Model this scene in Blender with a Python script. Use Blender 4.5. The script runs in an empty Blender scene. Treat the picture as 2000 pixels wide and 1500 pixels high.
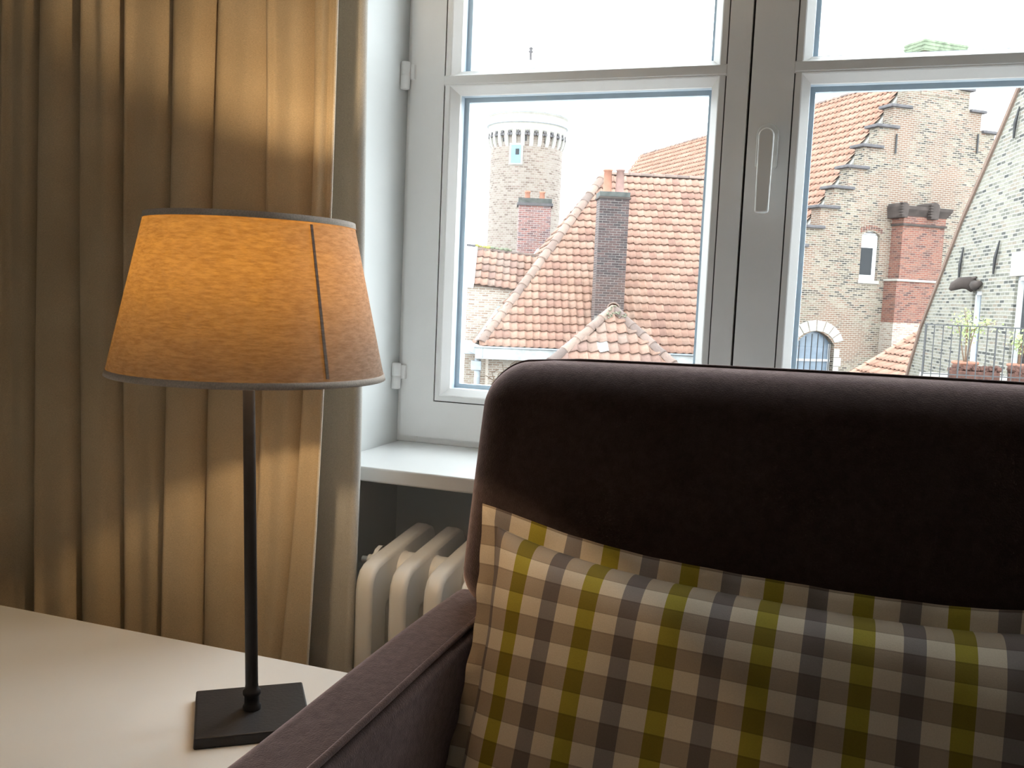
import bpy, bmesh, math, random
import numpy as np
from mathutils import Matrix, Vector

random.seed(7)
rng = np.random.default_rng(7)
scene = bpy.context.scene
COL = scene.collection

# ------------------------------------------------------------------ camera, sky, exposure
FPX = 1800.0
YAW, PITCH, ROLL = math.radians(19.0416), math.radians(5.3647), math.radians(2.4442)
_f = np.array([-math.sin(YAW)*math.cos(PITCH), math.cos(YAW)*math.cos(PITCH), -math.sin(PITCH)])
_r = np.array([math.cos(YAW), math.sin(YAW), 0.0])
_u = np.cross(_r, _f)
CR = math.cos(ROLL)*_r + math.sin(ROLL)*_u
CU = -math.sin(ROLL)*_r + math.cos(ROLL)*_u
CF = _f
cam_data = bpy.data.cameras.new('camera')
cam = bpy.data.objects.new('camera', cam_data)
COL.objects.link(cam)
cam.matrix_world = Matrix(((CR[0], CU[0], -CF[0], 0), (CR[1], CU[1], -CF[1], 0), (CR[2], CU[2], -CF[2], 0), (0, 0, 0, 1)))
cam_data.sensor_width = 36.0
cam_data.lens = 36.0*FPX/2000.0
cam_data.clip_start = 0.02
cam_data.clip_end = 500
scene.camera = cam

SKY = 3.3
LAMP = 480.0
world = bpy.data.worlds.new('overcast_sky')
scene.world = world
world.use_nodes = True
bgn = world.node_tree.nodes['Background']
bgn.inputs['Color'].default_value = (0.90, 0.96, 1.0, 1)
bgn.inputs['Strength'].default_value = SKY
scene.view_settings.view_transform = 'Standard'
scene.view_settings.look = 'None'
scene.view_settings.gamma = 1.0
scene.view_settings.use_curve_mapping = False
scene.view_settings.exposure = 1.3
scene.cycles.max_bounces = 14
scene.cycles.diffuse_bounces = 8
scene.cycles.transparent_max_bounces = 12

# ------------------------------------------------------------------ helpers
def ray(x, y):
    return CR*((x-1000)/FPX) - CU*((y-750)/FPX) + CF
def at(x, y, depth):
    return ray(x, y)*depth
def onplane(x, y, P, n):
    d = ray(x, y); return d*(np.dot(P, n)/np.dot(d, n))
def onY(x, y, Y):
    d = ray(x, y); return d*(Y/d[1])
def onZ(x, y, z):
    d = ray(x, y); return d*(z/d[2])
def proj(p):
    p = np.asarray(p, float); c = np.array([p@CR, p@CU, p@CF])
    return 1000+FPX*c[0]/c[2], 750-FPX*c[1]/c[2], c[2]
def V(*a): return np.array(a, float)
def unit(a):
    a = np.asarray(a, float); return a/np.linalg.norm(a)
UP = V(0, 0, 1)

class MB:
    def __init__(s): s.v = []; s.f = []
    def add(s, vs, fs):
        b = len(s.v); s.v += [tuple(map(float, p)) for p in vs]; s.f += [tuple(i+b for i in q) for q in fs]; return s
    def box(s, a, b):
        (x0, y0, z0), (x1, y1, z1) = a, b
        vs = [(x, y, z) for z in (z0, z1) for y in (y0, y1) for x in (x0, x1)]
        return s.add(vs, [(0, 2, 3, 1), (4, 5, 7, 6), (0, 1, 5, 4), (2, 6, 7, 3), (0, 4, 6, 2), (1, 3, 7, 5)])
    def fbox(s, O, ex, ey, ez, a, b):
        m = MB().box(a, b)
        return s.add([O+ex*p[0]+ey*p[1]+ez*p[2] for p in m.v], m.f)
    def prism(s, poly, d):
        n = len(poly); poly = [np.asarray(p, float) for p in poly]; d = np.asarray(d, float)
        return s.add(poly+[p+d for p in poly], [tuple(range(n))[::-1], tuple(range(n, 2*n))]+[(i, (i+1) % n, n+(i+1) % n, n+i) for i in range(n)])
    def tube(s, path, r, seg=8, cap=True):
        path = [np.asarray(p, float) for p in path]; n = len(path)
        rs = r if hasattr(r, '__len__') else [r]*n
        t0 = unit(path[1]-path[0]); a = np.cross(t0, UP)
        if np.linalg.norm(a) < 1e-3: a = np.cross(t0, V(1, 0, 0))
        a = unit(a); vs = []
        for i, p in enumerate(path):
            t = unit(path[min(i+1, n-1)]-path[max(i-1, 0)])
            a = unit(a-t*np.dot(a, t)); b = np.cross(t, a)
            vs += [p+rs[i]*(math.cos(2*math.pi*k/seg)*a+math.sin(2*math.pi*k/seg)*b) for k in range(seg)]
        fs = [(i*seg+k, i*seg+(k+1) % seg, (i+1)*seg+(k+1) % seg, (i+1)*seg+k) for i in range(n-1) for k in range(seg)]
        if cap: fs += [tuple(range(seg))[::-1], tuple(range((n-1)*seg, n*seg))]
        return s.add(vs, fs)
    def lathe(s, prof, c, seg=32, axis=None, cap=False):
        c = np.asarray(c, float); ax = UP if axis is None else unit(axis)
        a = np.cross(ax, V(0, 1, 0.0)); a = unit(a) if np.linalg.norm(a) > 1e-3 else V(1, 0, 0)
        b = np.cross(ax, a)
        vs = [c+ax*h+r*(math.cos(2*math.pi*k/seg)*a+math.sin(2*math.pi*k/seg)*b) for r, h in prof for k in range(seg)]
        fs = [(i*seg+k, i*seg+(k+1) % seg, (i+1)*seg+(k+1) % seg, (i+1)*seg+k) for i in range(len(prof)-1) for k in range(seg)]
        if cap: fs += [tuple(range(seg))[::-1], tuple(range((len(prof)-1)*seg, len(prof)*seg))]
        return s.add(vs, fs)
    def mesh(s, name, smooth=False, fix=True, uv=True):
        me = bpy.data.meshes.new(name); me.from_pydata(s.v, [], s.f)
        if fix:
            bm = bmesh.new(); bm.from_mesh(me); bmesh.ops.recalc_face_normals(bm, faces=bm.faces); bm.to_mesh(me); bm.free()
        if uv: autouv(me)
        if smooth: me.shade_smooth()
        return me
    def build(s, name, m, parent=None, smooth=False, fix=True, bevel=0, uv=True, seg=2):
        return link(name, s.mesh(name, smooth, fix, uv), m, parent, bevel, seg)

def autouv(me):
    uvl = me.uv_layers.new(name='UVMap'); d = uvl.data
    for p in me.polygons:
        n = p.normal
        if abs(n.z) < 0.85:
            t = Vector((-n.y, n.x, 0)); t.normalize()
            for li in p.loop_indices:
                c = me.vertices[me.loops[li].vertex_index].co; d[li].uv = (c.dot(t), c.z)
        else:
            for li in p.loop_indices:
                c = me.vertices[me.loops[li].vertex_index].co; d[li].uv = (c.x, c.y)

def link(name, me, m, parent=None, bevel=0, seg=2):
    o = bpy.data.objects.new(name, me); COL.objects.link(o)
    if m is not None and not me.materials: me.materials.append(m)
    setpar(o, parent)
    if bevel:
        b = o.modifiers.new('bevel', 'BEVEL'); b.width = bevel; b.segments = seg; b.limit_method = 'ANGLE'; b.angle_limit = math.radians(40)
        me.shade_smooth()
        w = o.modifiers.new('wn', 'WEIGHTED_NORMAL'); w.keep_sharp = True
    return o

def setpar(o, parent):
    if parent is None: return
    o.parent = parent
    if parent.type == 'EMPTY': o.matrix_parent_inverse = Matrix.Translation(-parent.location)

def thing(name, label, cat, loc, group=None, kind=None):
    o = bpy.data.objects.new(name, None); COL.objects.link(o); o.location = tuple(map(float, loc)); o.empty_display_size = 0.1
    return tag(o, label, cat, group, kind)
def tag(o, label=None, cat=None, group=None, kind=None):
    if label: o['label'] = label
    if cat: o['category'] = cat
    if group: o['group'] = group
    if kind: o['kind'] = kind
    return o

def plate(outer, holes, thick, O, ex, ey, bevel=0.0):
    """flat shape with holes in the (ex, ey) frame, centred on the plane, as an MB"""
    cu = bpy.data.curves.new('tmp', 'CURVE'); cu.dimensions = '2D'; cu.fill_mode = 'BOTH'
    cu.extrude = max(thick/2-bevel, 1e-4); cu.bevel_depth = bevel; cu.bevel_resolution = 2
    for pts in [outer]+list(holes):
        sp = cu.splines.new('POLY'); sp.points.add(len(pts)-1)
        for q, p in zip(sp.points, pts): q.co = (p[0], p[1], 0, 1)
        sp.use_cyclic_u = True
    o = bpy.data.objects.new('tmp', cu); COL.objects.link(o)
    dg = bpy.context.evaluated_depsgraph_get(); me = bpy.data.meshes.new_from_object(o.evaluated_get(dg))
    bpy.data.objects.remove(o); bpy.data.curves.remove(cu)
    n = np.cross(ex, ey); m = MB()
    m.add([O+ex*v.co.x+ey*v.co.y+n*v.co.z for v in me.vertices], [tuple(p.vertices) for p in me.polygons])
    bpy.data.meshes.remove(me)
    return m

# ------------------------------------------------------------------ materials
def newmat(name):
    m = bpy.data.materials.new(name); m.use_nodes = True
    return m, m.node_tree, m.node_tree.nodes['Principled BSDF']
def nd(nt, typ, **kw):
    n = nt.nodes.new(typ)
    for k, v in kw.items():
        if hasattr(n, k) and k not in n.inputs: setattr(n, k, v)
        else: n.inputs[k].default_value = v
    return n
def col4(c): return (c[0], c[1], c[2], 1)
def ramp(nt, src, stops):
    r = nt.nodes.new('ShaderNodeValToRGB'); e = r.color_ramp.elements
    e[0].position, e[0].color = stops[0][0], col4(stops[0][1]); e[1].position, e[1].color = stops[-1][0], col4(stops[-1][1])
    for p, c in stops[1:-1]:
        q = e.new(p); q.color = col4(c)
    nt.links.new(src, r.inputs['Fac']); return r
def mixc(nt, fac, a, b, mode='MIX'):
    n = nt.nodes.new('ShaderNodeMix'); n.data_type = 'RGBA'; n.blend_type = mode
    for sock, v in ((n.inputs[0], fac), (n.inputs[6], a), (n.inputs[7], b)):
        if isinstance(v, bpy.types.NodeSocket): nt.links.new(v, sock)
        elif isinstance(v, (int, float)): sock.default_value = v
        else: sock.default_value = col4(v)
    return n.outputs[2]
def bump(nt, bs, h, strength, dist=0.01):
    b = nd(nt, 'ShaderNodeBump', Strength=strength, Distance=dist); nt.links.new(h, b.inputs['Height']); nt.links.new(b.outputs[0], bs.inputs['Normal'])
def coords(nt, scale=(1, 1, 1), src='Object', rot=(0, 0, 0)):
    tc = nt.nodes.new('ShaderNodeTexCoord'); mp = nt.nodes.new('ShaderNodeMapping')
    mp.inputs['Scale'].default_value = scale; mp.inputs['Rotation'].default_value = rot
    nt.links.new(tc.outputs[src], mp.inputs['Vector']); return mp.outputs[0]
def noise(nt, vec, scale, detail=3, rough=0.55):
    n = nd(nt, 'ShaderNodeTexNoise', Scale=scale, Detail=detail, Roughness=rough); nt.links.new(vec, n.inputs['Vector']); return n.outputs['Fac']

def plain(name, c, rough=0.5, var=0.06, nscale=8, bmp=0.0, metal=0.0):
    m, nt, b = newmat(name); v = coords(nt)
    f = noise(nt, v, nscale)
    r = ramp(nt, f, [(0.3, [x*(1-var) for x in c]), (0.7, [min(1, x*(1+var)) for x in c])])
    nt.links.new(r.outputs[0], b.inputs['Base Color']); b.inputs['Roughness'].default_value = rough; b.inputs['Metallic'].default_value = metal
    if bmp: bump(nt, b, noise(nt, v, nscale*6), bmp, 0.003)
    return m

def fabric(name, c, c2, thread=900, bmp=0.4, sheen=0.0, tint=(1, 1, 1), transl=0.0, stretch=(1, 1, 1), nscale=6, rough=0.9):
    m, nt, b = newmat(name)
    v = coords(nt); f = noise(nt, v, nscale, 4)
    v2 = coords(nt, stretch); g = noise(nt, v2, thread, 2)
    r = ramp(nt, f, [(0.35, c), (0.65, c2)])
    col = mixc(nt, 0.55, r.outputs[0], ramp(nt, g, [(0.25, (0.45, 0.45, 0.45)), (0.75, (1, 1, 1))]).outputs[0], 'MULTIPLY')
    nt.links.new(col, b.inputs['Base Color']); b.inputs['Roughness'].default_value = rough
    b.inputs['Specular IOR Level'].default_value = 0.15
    b.inputs['Sheen Weight'].default_value = sheen; b.inputs['Sheen Tint'].default_value = col4(tint); b.inputs['Sheen Roughness'].default_value = 0.5
    if sheen > 0.5:
        h = noise(nt, v, 85, 4, 0.7)
        col = mixc(nt, 0.45, col, ramp(nt, h, [(0.32, (0.35, 0.35, 0.35)), (0.68, (1, 1, 1))]).outputs[0], 'MULTIPLY'); nt.links.new(col, b.inputs['Base Color'])
        st = mixc(nt, 0.4, tint, ramp(nt, h, [(0.3, (0.25, 0.25, 0.25)), (0.7, (1, 1, 1))]).outputs[0], 'MULTIPLY'); nt.links.new(st, b.inputs['Sheen Tint'])
        b.inputs['Specular IOR Level'].default_value = 0.03
    bump(nt, b, g, bmp, 0.001)
    if transl:
        t = nt.nodes.new('ShaderNodeBsdfTranslucent'); nt.links.new(col, t.inputs['Color'])
        mx = nt.nodes.new('ShaderNodeMixShader'); mx.inputs[0].default_value = transl
        nt.links.new(b.outputs[0], mx.inputs[1]); nt.links.new(t.outputs[0], mx.inputs[2])
        nt.links.new(mx.outputs[0], nt.nodes['Material Output'].inputs['Surface'])
    return m

DIM = 0.72     # overall albedo of the weathered masonry and tiles outside
def dim(c): return tuple(x*DIM for x in c)
def brickmat(name, cols, mortar, bw=0.2, bh=0.065, ms=0.012, patch=None, patchcol=None, bmp=0.6, stain=0.35):
    cols = [dim(c) for c in cols]; mortar = dim(mortar); patchcol = dim(patchcol) if patchcol else None
    m, nt, b = newmat(name)
    v = coords(nt, src='UV')
    wob = nd(nt, 'ShaderNodeTexNoise', Scale=1.5, Detail=2.0); nt.links.new(v, wob.inputs['Vector'])
    vv = nt.nodes.new('ShaderNodeVectorMath'); vv.operation = 'MULTIPLY_ADD'; vv.inputs[1].default_value = (0.02, 0.03, 0)
    nt.links.new(wob.outputs['Color'], vv.inputs[0]); nt.links.new(v, vv.inputs[2])
    br = nd(nt, 'ShaderNodeTexBrick', Scale=1.0); br.offset = 0.5
    br.inputs['Brick Width'].default_value = bw; br.inputs['Row Height'].default_value = bh
    br.inputs['Mortar Size'].default_value = ms; br.inputs['Mortar Smooth'].default_value = 0.3; br.inputs['Bias'].default_value = 0
    br.inputs['Color1'].default_value = (0, 0, 0, 1); br.inputs['Color2'].default_value = (1, 1, 1, 1); br.inputs['Mortar'].default_value = (0.5, 0.5, 0.5, 1)
    nt.links.new(vv.outputs[0], br.inputs['Vector'])
    big = noise(nt, v, 0.7, 5, 0.7)
    base = ramp(nt, br.outputs['Color'], [(i/(len(cols)-1), c) for i, c in enumerate(cols)]).outputs[0]
    if patch is not None:
        pn = noise(nt, coords(nt, (1, 1, 1), 'UV'), patch, 4, 0.65)
        base = mixc(nt, ramp(nt, pn, [(0.48, (0, 0, 0)), (0.6, (1, 1, 1))]).outputs[0], base, patchcol)
    base = mixc(nt, stain, base, ramp(nt, big, [(0.3, (0.45, 0.43, 0.4)), (0.65, (1, 1, 1))]).outputs[0], 'MULTIPLY')
    fine = noise(nt, v, 25, 3)
    base = mixc(nt, 0.35, base, ramp(nt, fine, [(0.3, (0.5, 0.5, 0.5)), (0.7, (1, 1, 1))]).outputs[0], 'MULTIPLY')
    mfac = br.outputs['Fac']
    c = mixc(nt, mfac, base, mixc(nt, 0.5, mortar, ramp(nt, fine, [(0.3, (0.6, 0.6, 0.6)), (0.7, (1, 1, 1))]).outputs[0], 'MULTIPLY'))
    nt.links.new(c, b.inputs['Base Color']); b.inputs['Roughness'].default_value = 0.9
    inv = nd(nt, 'ShaderNodeMath', operation='SUBTRACT'); inv.inputs[0].default_value = 1.0; nt.links.new(mfac, inv.inputs[1])
    bump(nt, b, inv.outputs[0], bmp, 0.02)
    return m

def tilemat(name, cols, single):
    cols = [dim(c) for c in cols]
    m, nt, b = newmat(name)
    if single:
        s = nt.nodes.new('ShaderNodeObjectInfo').outputs['Random']
    else:
        a = nt.nodes.new('ShaderNodeAttribute'); a.attribute_name = 'tint'; s = a.outputs['Fac']
    base = ramp(nt, s, [(i/(len(cols)-1), c) for i, c in enumerate(cols)]).outputs[0]
    g = nt.nodes.new('ShaderNodeNewGeometry')
    n1 = noise(nt, g.outputs['Position'], 2.2, 5, 0.7)
    n2 = noise(nt, g.outputs['Position'], 30, 3)
    base = mixc(nt, 0.45, base, ramp(nt, n1, [(0.35, (0.55, 0.5, 0.48)), (0.62, (1, 1, 1))]).outputs[0], 'MULTIPLY')
    base = mixc(nt, 0.4, base, ramp(nt, n2, [(0.3, (0.5, 0.5, 0.5)), (0.7, (1, 1, 1))]).outputs[0], 'MULTIPLY')
    nt.links.new(base, b.inputs['Base Color']); b.inputs['Roughness'].default_value = 0.85
    return m

M = {}
M['wall'] = plain('painted_wall', (0.86, 0.85, 0.83), 0.75, 0.02, 3)
M['ceiling'] = plain('painted_ceiling', (0.90, 0.89, 0.87), 0.8, 0.02, 3)
M['floor'] = plain('floor_boards', (0.50, 0.41, 0.32), 0.5, 0.15, 4)
M['paint'] = plain('white_gloss_paint', (0.88, 0.87, 0.86), 0.35, 0.02, 12, 0.05)
M['paint_sill'] = plain('white_sill_paint', (0.84, 0.85, 0.85), 0.3, 0.015, 10, 0.04)
M['reveal'] = plain('reveal_paint', (0.76, 0.78, 0.775), 0.6, 0.02, 5)
M['seal'] = plain('dark_seal', (0.05, 0.05, 0.05), 0.6)
M['spacer'] = plain('grey_metal_spacer', (0.52, 0.60, 0.68), 0.45, 0.05, 20, 0, 0.0)
M['handle'] = plain('white_plastic_handle', (0.80, 0.79, 0.77), 0.25, 0.01)
M['table'] = plain('white_laminate', (0.82, 0.81, 0.78), 0.42, 0.01, 3)
M['iron'] = plain('matt_black_iron', (0.016, 0.015, 0.017), 0.5, 0.2, 40, 0.15)
M['radiator'] = plain('radiator_enamel', (0.90, 0.90, 0.89), 0.35, 0.02, 14, 0.12)
M['curtain'] = fabric('linen_curtain', (0.66, 0.52, 0.335), (0.74, 0.60, 0.405), 420, 0.5, 0.15, (1, 0.9, 0.7), 0.12, (1, 1, 5))
M['hem'] = fabric('pale_hem_edge', (0.80, 0.74, 0.62), (0.84, 0.78, 0.68), 700, 0.2)
M['lining'] = fabric('white_lining', (0.74, 0.71, 0.66), (0.78, 0.75, 0.70), 900, 0.15, 0.0, (1, 1, 1), 0.10)
M['sofa'] = fabric('mauve_brown_velvet', (0.024, 0.0165, 0.0155), (0.038, 0.026, 0.025), 500, 0.6, 1.0, (1.0, 0.75, 0.73), 0, (1, 1, 1), 9)
M['sofa_leg'] = plain('dark_wood_leg', (0.05, 0.03, 0.02), 0.4)
def glassmat(name, tint, refl=1.0):
    m, nt, b = newmat(name); nt.nodes.remove(b)
    t = nt.nodes.new('ShaderNodeBsdfTransparent'); t.inputs['Color'].default_value = col4(tint)
    g = nt.nodes.new('ShaderNodeBsdfGlossy'); g.inputs['Roughness'].default_value = 0.01
    lw = nd(nt, 'ShaderNodeLayerWeight', Blend=0.5)            # Schlick reflectance, the same from both sides
    pw = nd(nt, 'ShaderNodeMath', operation='POWER'); pw.inputs[1].default_value = 5.0; nt.links.new(lw.outputs['Facing'], pw.inputs[0])
    fr = nd(nt, 'ShaderNodeMath', operation='MULTIPLY_ADD'); fr.inputs[1].default_value = 0.96; fr.inputs[2].default_value = 0.04; nt.links.new(pw.outputs[0], fr.inputs[0])
    mx = nt.nodes.new('ShaderNodeMixShader'); nt.links.new(fr.outputs[0], mx.inputs[0]); nt.links.new(t.outputs[0], mx.inputs[1]); nt.links.new(g.outputs[0], mx.inputs[2])
    nt.links.new(mx.outputs[0], nt.nodes['Material Output'].inputs['Surface'])
    return m
M['glass'] = glassmat('clear_glass', (0.97, 0.985, 0.98))
def shademat():
    m, nt, b = newmat('linen_lampshade')
    v = coords(nt, (1, 1, 5.0), rot=(0, 0.12, 0)); g = noise(nt, v, 75, 5, 0.7); f = noise(nt, coords(nt, (1, 1, 3)), 28, 4, 0.6)
    c1 = ramp(nt, g, [(0.36, (0.62, 0.50, 0.34)), (0.64, (1.0, 0.86, 0.62))]).outputs[0]
    c1 = mixc(nt, 0.6, c1, ramp(nt, f, [(0.3, (0.72, 0.68, 0.6)), (0.7, (1, 1, 1))]).outputs[0], 'MULTIPLY')
    d = nt.nodes.new('ShaderNodeBsdfDiffuse'); t = nt.nodes.new('ShaderNodeBsdfTranslucent')
    nt.links.new(mixc(nt, 1.0, (0.72, 0.64, 0.585), ramp(nt, g, [(0.36, (0.72, 0.70, 0.68)), (0.64, (1, 1, 1))]).outputs[0], 'MULTIPLY'), d.inputs['Color'])
    nt.links.new(mixc(nt, 1.0, c1, (0.084, 0.052, 0.0120), 'MULTIPLY'), t.inputs['Color'])
    mx = nt.nodes.new('ShaderNodeMixShader'); mx.inputs[0].default_value = 0.5
    nt.links.new(d.outputs[0], mx.inputs[1]); nt.links.new(t.outputs[0], mx.inputs[2])
    nt.links.new(mx.outputs[0], nt.nodes['Material Output'].inputs['Surface'])
    return m
M['shade'] = shademat()
M['shade_trim'] = fabric('grey_shade_tape', (0.70, 0.60, 0.52), (0.76, 0.66, 0.58), 600, 0.2)
def emis(name, c, s):
    m, nt, b = newmat(name); b.inputs['Emission Color'].default_value = col4(c); b.inputs['Emission Strength'].default_value = s; return m
M['bulb'] = emis('warm_bulb', (1.0, 0.72, 0.42), LAMP)
def plaidmat():
    m, nt, b = newmat('checked_cotton')
    tc = nt.nodes.new('ShaderNodeTexCoord'); sx = nt.nodes.new('ShaderNodeSeparateXYZ'); nt.links.new(tc.outputs['UV'], sx.inputs[0])
    def frac(out, period, off):
        a = nd(nt, 'ShaderNodeMath', operation='MULTIPLY_ADD'); a.inputs[1].default_value = 1/period; a.inputs[2].default_value = off; nt.links.new(out, a.inputs[0])
        q = nd(nt, 'ShaderNodeMath', operation='FRACT'); nt.links.new(a.outputs[0], q.inputs[0]); return q.outputs[0]
    cx = ramp(nt, frac(sx.outputs[0], 0.1, 10.0), [(0, (0.30, 0.25, 0.035)), (0.22, (0.54, 0.465, 0.365)), (0.50, (0.215, 0.19, 0.18)), (0.72, (0.54, 0.465, 0.365)), (1, (0.54, 0.465, 0.365))])
    cx.color_ramp.interpolation = 'CONSTANT'
    cy = ramp(nt, frac(sx.outputs[1], 0.05, 10.0), [(0, (0.52, 0.49, 0.47)), (0.03, (0.60, 0.55, 0.52)), (0.48, (0.52, 0.48, 0.46)), (0.52, (1, 1, 1)), (1, (1, 1, 1))])
    cy.color_ramp.interpolation = 'CONSTANT'
    c = mixc(nt, 1.0, cx.outputs[0], cy.outputs[0], 'MULTIPLY')
    g = noise(nt, coords(nt), 700, 2)
    c = mixc(nt, 0.25, c, ramp(nt, g, [(0.3, (0.6, 0.6, 0.6)), (0.7, (1, 1, 1))]).outputs[0], 'MULTIPLY')
    nt.links.new(c, b.inputs['Base Color']); b.inputs['Roughness'].default_value = 0.9; b.inputs['Specular IOR Level'].default_value = 0.15
    bump(nt, b, g, 0.25, 0.001)
    return m
M['plaid'] = plaidmat()

TILE_OR = [(0.31, 0.175, 0.135), (0.38, 0.215, 0.16), (0.41, 0.245, 0.18), (0.42, 0.275, 0.21), (0.39, 0.23, 0.17)]
TILE_OLD = [(0.27, 0.17, 0.14), (0.35, 0.20, 0.15), (0.39, 0.24, 0.18), (0.31, 0.22, 0.18), (0.36, 0.21, 0.155)]
TILE_NEW = [(0.43, 0.235, 0.165), (0.47, 0.275, 0.20), (0.49, 0.30, 0.225)]
M['tile'] = tilemat('old_pantile', TILE_OR, True); M['tile_mass'] = tilemat('old_pantile_mass', TILE_OR, False)
M['tile_old'] = tilemat('weathered_pantile', TILE_OLD, True)
M['tile_hip'] = tilemat('hip_tile_clay', [(0.16, 0.115, 0.10), (0.25, 0.175, 0.145), (0.32, 0.225, 0.18)], True)
M['tile_new'] = tilemat('bright_pantile', TILE_NEW, True); M['tile_new_mass'] = tilemat('bright_pantile_mass', TILE_NEW, False)
M['slate'] = plain('blue_grey_replacement_tile', (0.188, 0.225, 0.270), 0.6)
M['broken'] = plain('pale_broken_tile', (0.562, 0.585, 0.585), 0.6)
M['deck'] = plain('dark_roof_deck', (0.10, 0.06, 0.045), 0.9)
M['brick_dark'] = tilemat('dark_chimney_brick', [(0.040, 0.028, 0.030), (0.075, 0.045, 0.045), (0.11, 0.06, 0.055), (0.06, 0.05, 0.055)], True)
M['brick_darkwall'] = brickmat('dark_brick', [(0.045, 0.032, 0.034), (0.09, 0.055, 0.052), (0.12, 0.07, 0.062)], (0.22, 0.20, 0.19), ms=0.009)
M['mortar'] = plain('grey_mortar', (0.162, 0.149, 0.140), 0.95, 0.2, 10)
M['brick_house'] = brickmat('whitened_brick', [(0.30, 0.20, 0.15), (0.42, 0.33, 0.26), (0.50, 0.44, 0.37), (0.36, 0.25, 0.19)], (0.52, 0.48, 0.43), ms=0.014)
M['brick_gable'] = brickmat('yellow_grey_brick', [(0.035, 0.032, 0.032), (0.15, 0.12, 0.09), (0.29, 0.25, 0.185), (0.24, 0.145, 0.105), (0.34, 0.30, 0.23)], (0.36, 0.325, 0.275), ms=0.013, patch=0.6, patchcol=(0.25, 0.145, 0.10), stain=0.55)
M['brick_red'] = brickmat('red_brick', [(0.10, 0.045, 0.04), (0.25, 0.085, 0.058), (0.31, 0.125, 0.082), (0.19, 0.085, 0.065)], (0.29, 0.225, 0.19), ms=0.008, stain=0.5)
M['brick_green'] = brickmat('greyish_green_brick', [(0.045, 0.048, 0.048), (0.19, 0.185, 0.15), (0.27, 0.26, 0.21), (0.31, 0.295, 0.24), (0.24, 0.195, 0.15)], (0.35, 0.34, 0.305), bw=0.22, bh=0.068, ms=0.013, stain=0.35)
M['brick_tower'] = brickmat('pale_tower_brick', [(0.16, 0.115, 0.095), (0.26, 0.21, 0.175), (0.31, 0.265, 0.23), (0.23, 0.165, 0.14)], (0.32, 0.28, 0.25), bw=0.3, bh=0.14, ms=0.02, stain=0.2)
M['brick_plum'] = brickmat('plum_brick', [(0.14, 0.08, 0.085), (0.26, 0.13, 0.12), (0.36, 0.17, 0.15), (0.20, 0.14, 0.15)], (0.40, 0.36, 0.34), ms=0.01, bw=0.24, bh=0.08)
M['stone'] = plain('pale_stone', (0.302, 0.288, 0.259), 0.85, 0.12, 3, 0.2)
M['stone_white'] = plain('whitewashed_stone', (0.315, 0.304, 0.277), 0.85, 0.1, 4, 0.2)
M['cap'] = plain('dark_cap_slab', (0.07, 0.065, 0.07), 0.85, 0.25, 6, 0.2)
M['mossbrick'] = plain('mossy_brick', (0.136, 0.167, 0.112), 0.95, 0.4, 5, 0.4)
M['soot'] = plain('sooty_brick', (0.045, 0.034, 0.030), 0.95, 0.3, 6, 0.4)
M['sootgreen'] = plain('sooty_mossy_cap', (0.059, 0.063, 0.059), 0.95, 0.35, 6, 0.3)
M['terracotta'] = plain('terracotta', (0.285, 0.130, 0.087), 0.85, 0.15, 5)
M['terracotta_grey'] = plain('weathered_terracotta', (0.234, 0.143, 0.124), 0.85, 0.2, 5)
M['zinc'] = plain('weathered_zinc', (0.238, 0.266, 0.294), 0.55, 0.2, 5, 0.1)
M['zinc_pale'] = plain('pale_painted_gutter', (0.322, 0.336, 0.336), 0.7, 0.25, 4, 0.1)
M['white_ext'] = plain('white_exterior_paint', (0.525, 0.532, 0.540), 0.6, 0.05, 5)
M['blue_ext'] = plain('blue_painted_shutter', (0.110, 0.171, 0.215), 0.6, 0.08, 6)
M['darkpane'] = plain('dark_window_pane', (0.02, 0.022, 0.025), 0.12, 0.1, 3); M['darkpane'].node_tree.nodes['Principled BSDF'].inputs['Specular IOR Level'].default_value = 0.15
M['bluepane'] = plain('blue_grey_pane', (0.13, 0.17, 0.22), 0.25, 0.15, 3)
M['black'] = plain('black_ironwork', (0.025, 0.025, 0.027), 0.6)
M['moss'] = plain('yellow_green_moss', (0.228, 0.228, 0.060), 0.95, 0.35, 8, 0.5)
M['moss_green'] = plain('green_moss', (0.124, 0.133, 0.090), 0.95, 0.35, 8, 0.5)
M['leaf'] = plain('pale_green_leaf', (0.260, 0.312, 0.130), 0.7, 0.3, 5)
M['twig'] = plain('brown_twig', (0.13, 0.08, 0.05), 0.9)
M['ground'] = plain('courtyard_ground', (0.25, 0.23, 0.21), 0.9, 0.2, 1)
M['soil'] = plain('rusty_leaves', (0.075, 0.034, 0.025), 0.95, 0.4, 20, 0.6)
# ------------------------------------------------------------------ room shell  (eye level is z = 0, floor at z = -1.05)
ZF, ZC = -1.05, 1.95
YW = 1.68                      # inner face of the window sashes
XL, XR = -0.8306, 0.4966       # window niche
WALLY = 1.43
def struct(name, mb, m, label, bevel=0):
    o = mb.build(name, m, None, bevel=bevel); o['kind'] = 'structure'; o['label'] = label; return o
struct('floor', MB().box((-2.6, -3.2, ZF-0.1), (2.2, 1.80, ZF)), M['floor'], 'brown boarded floor of the room')
struct('ceiling', MB().box((-2.6, -3.2, ZC), (2.2, 1.80, ZC+0.1)), M['ceiling'], 'off-white ceiling of the room')
struct('wall_left', MB().box((-2.7, -3.2, ZF), (-2.6, 1.80, ZC)), M['wall'], 'plain light wall at the room side beyond the curtain')
struct('wall_right', MB().box((2.2, -3.2, ZF), (2.3, 1.80, ZC)), M['wall'], 'plain light wall at the far side of the sofa')
struct('wall_back', MB().box((-2.6, -3.3, ZF), (2.2, -3.2, ZC)), M['wall'], 'plain light wall opposite the window')
HEAD = 1.66
w = MB()
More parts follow.
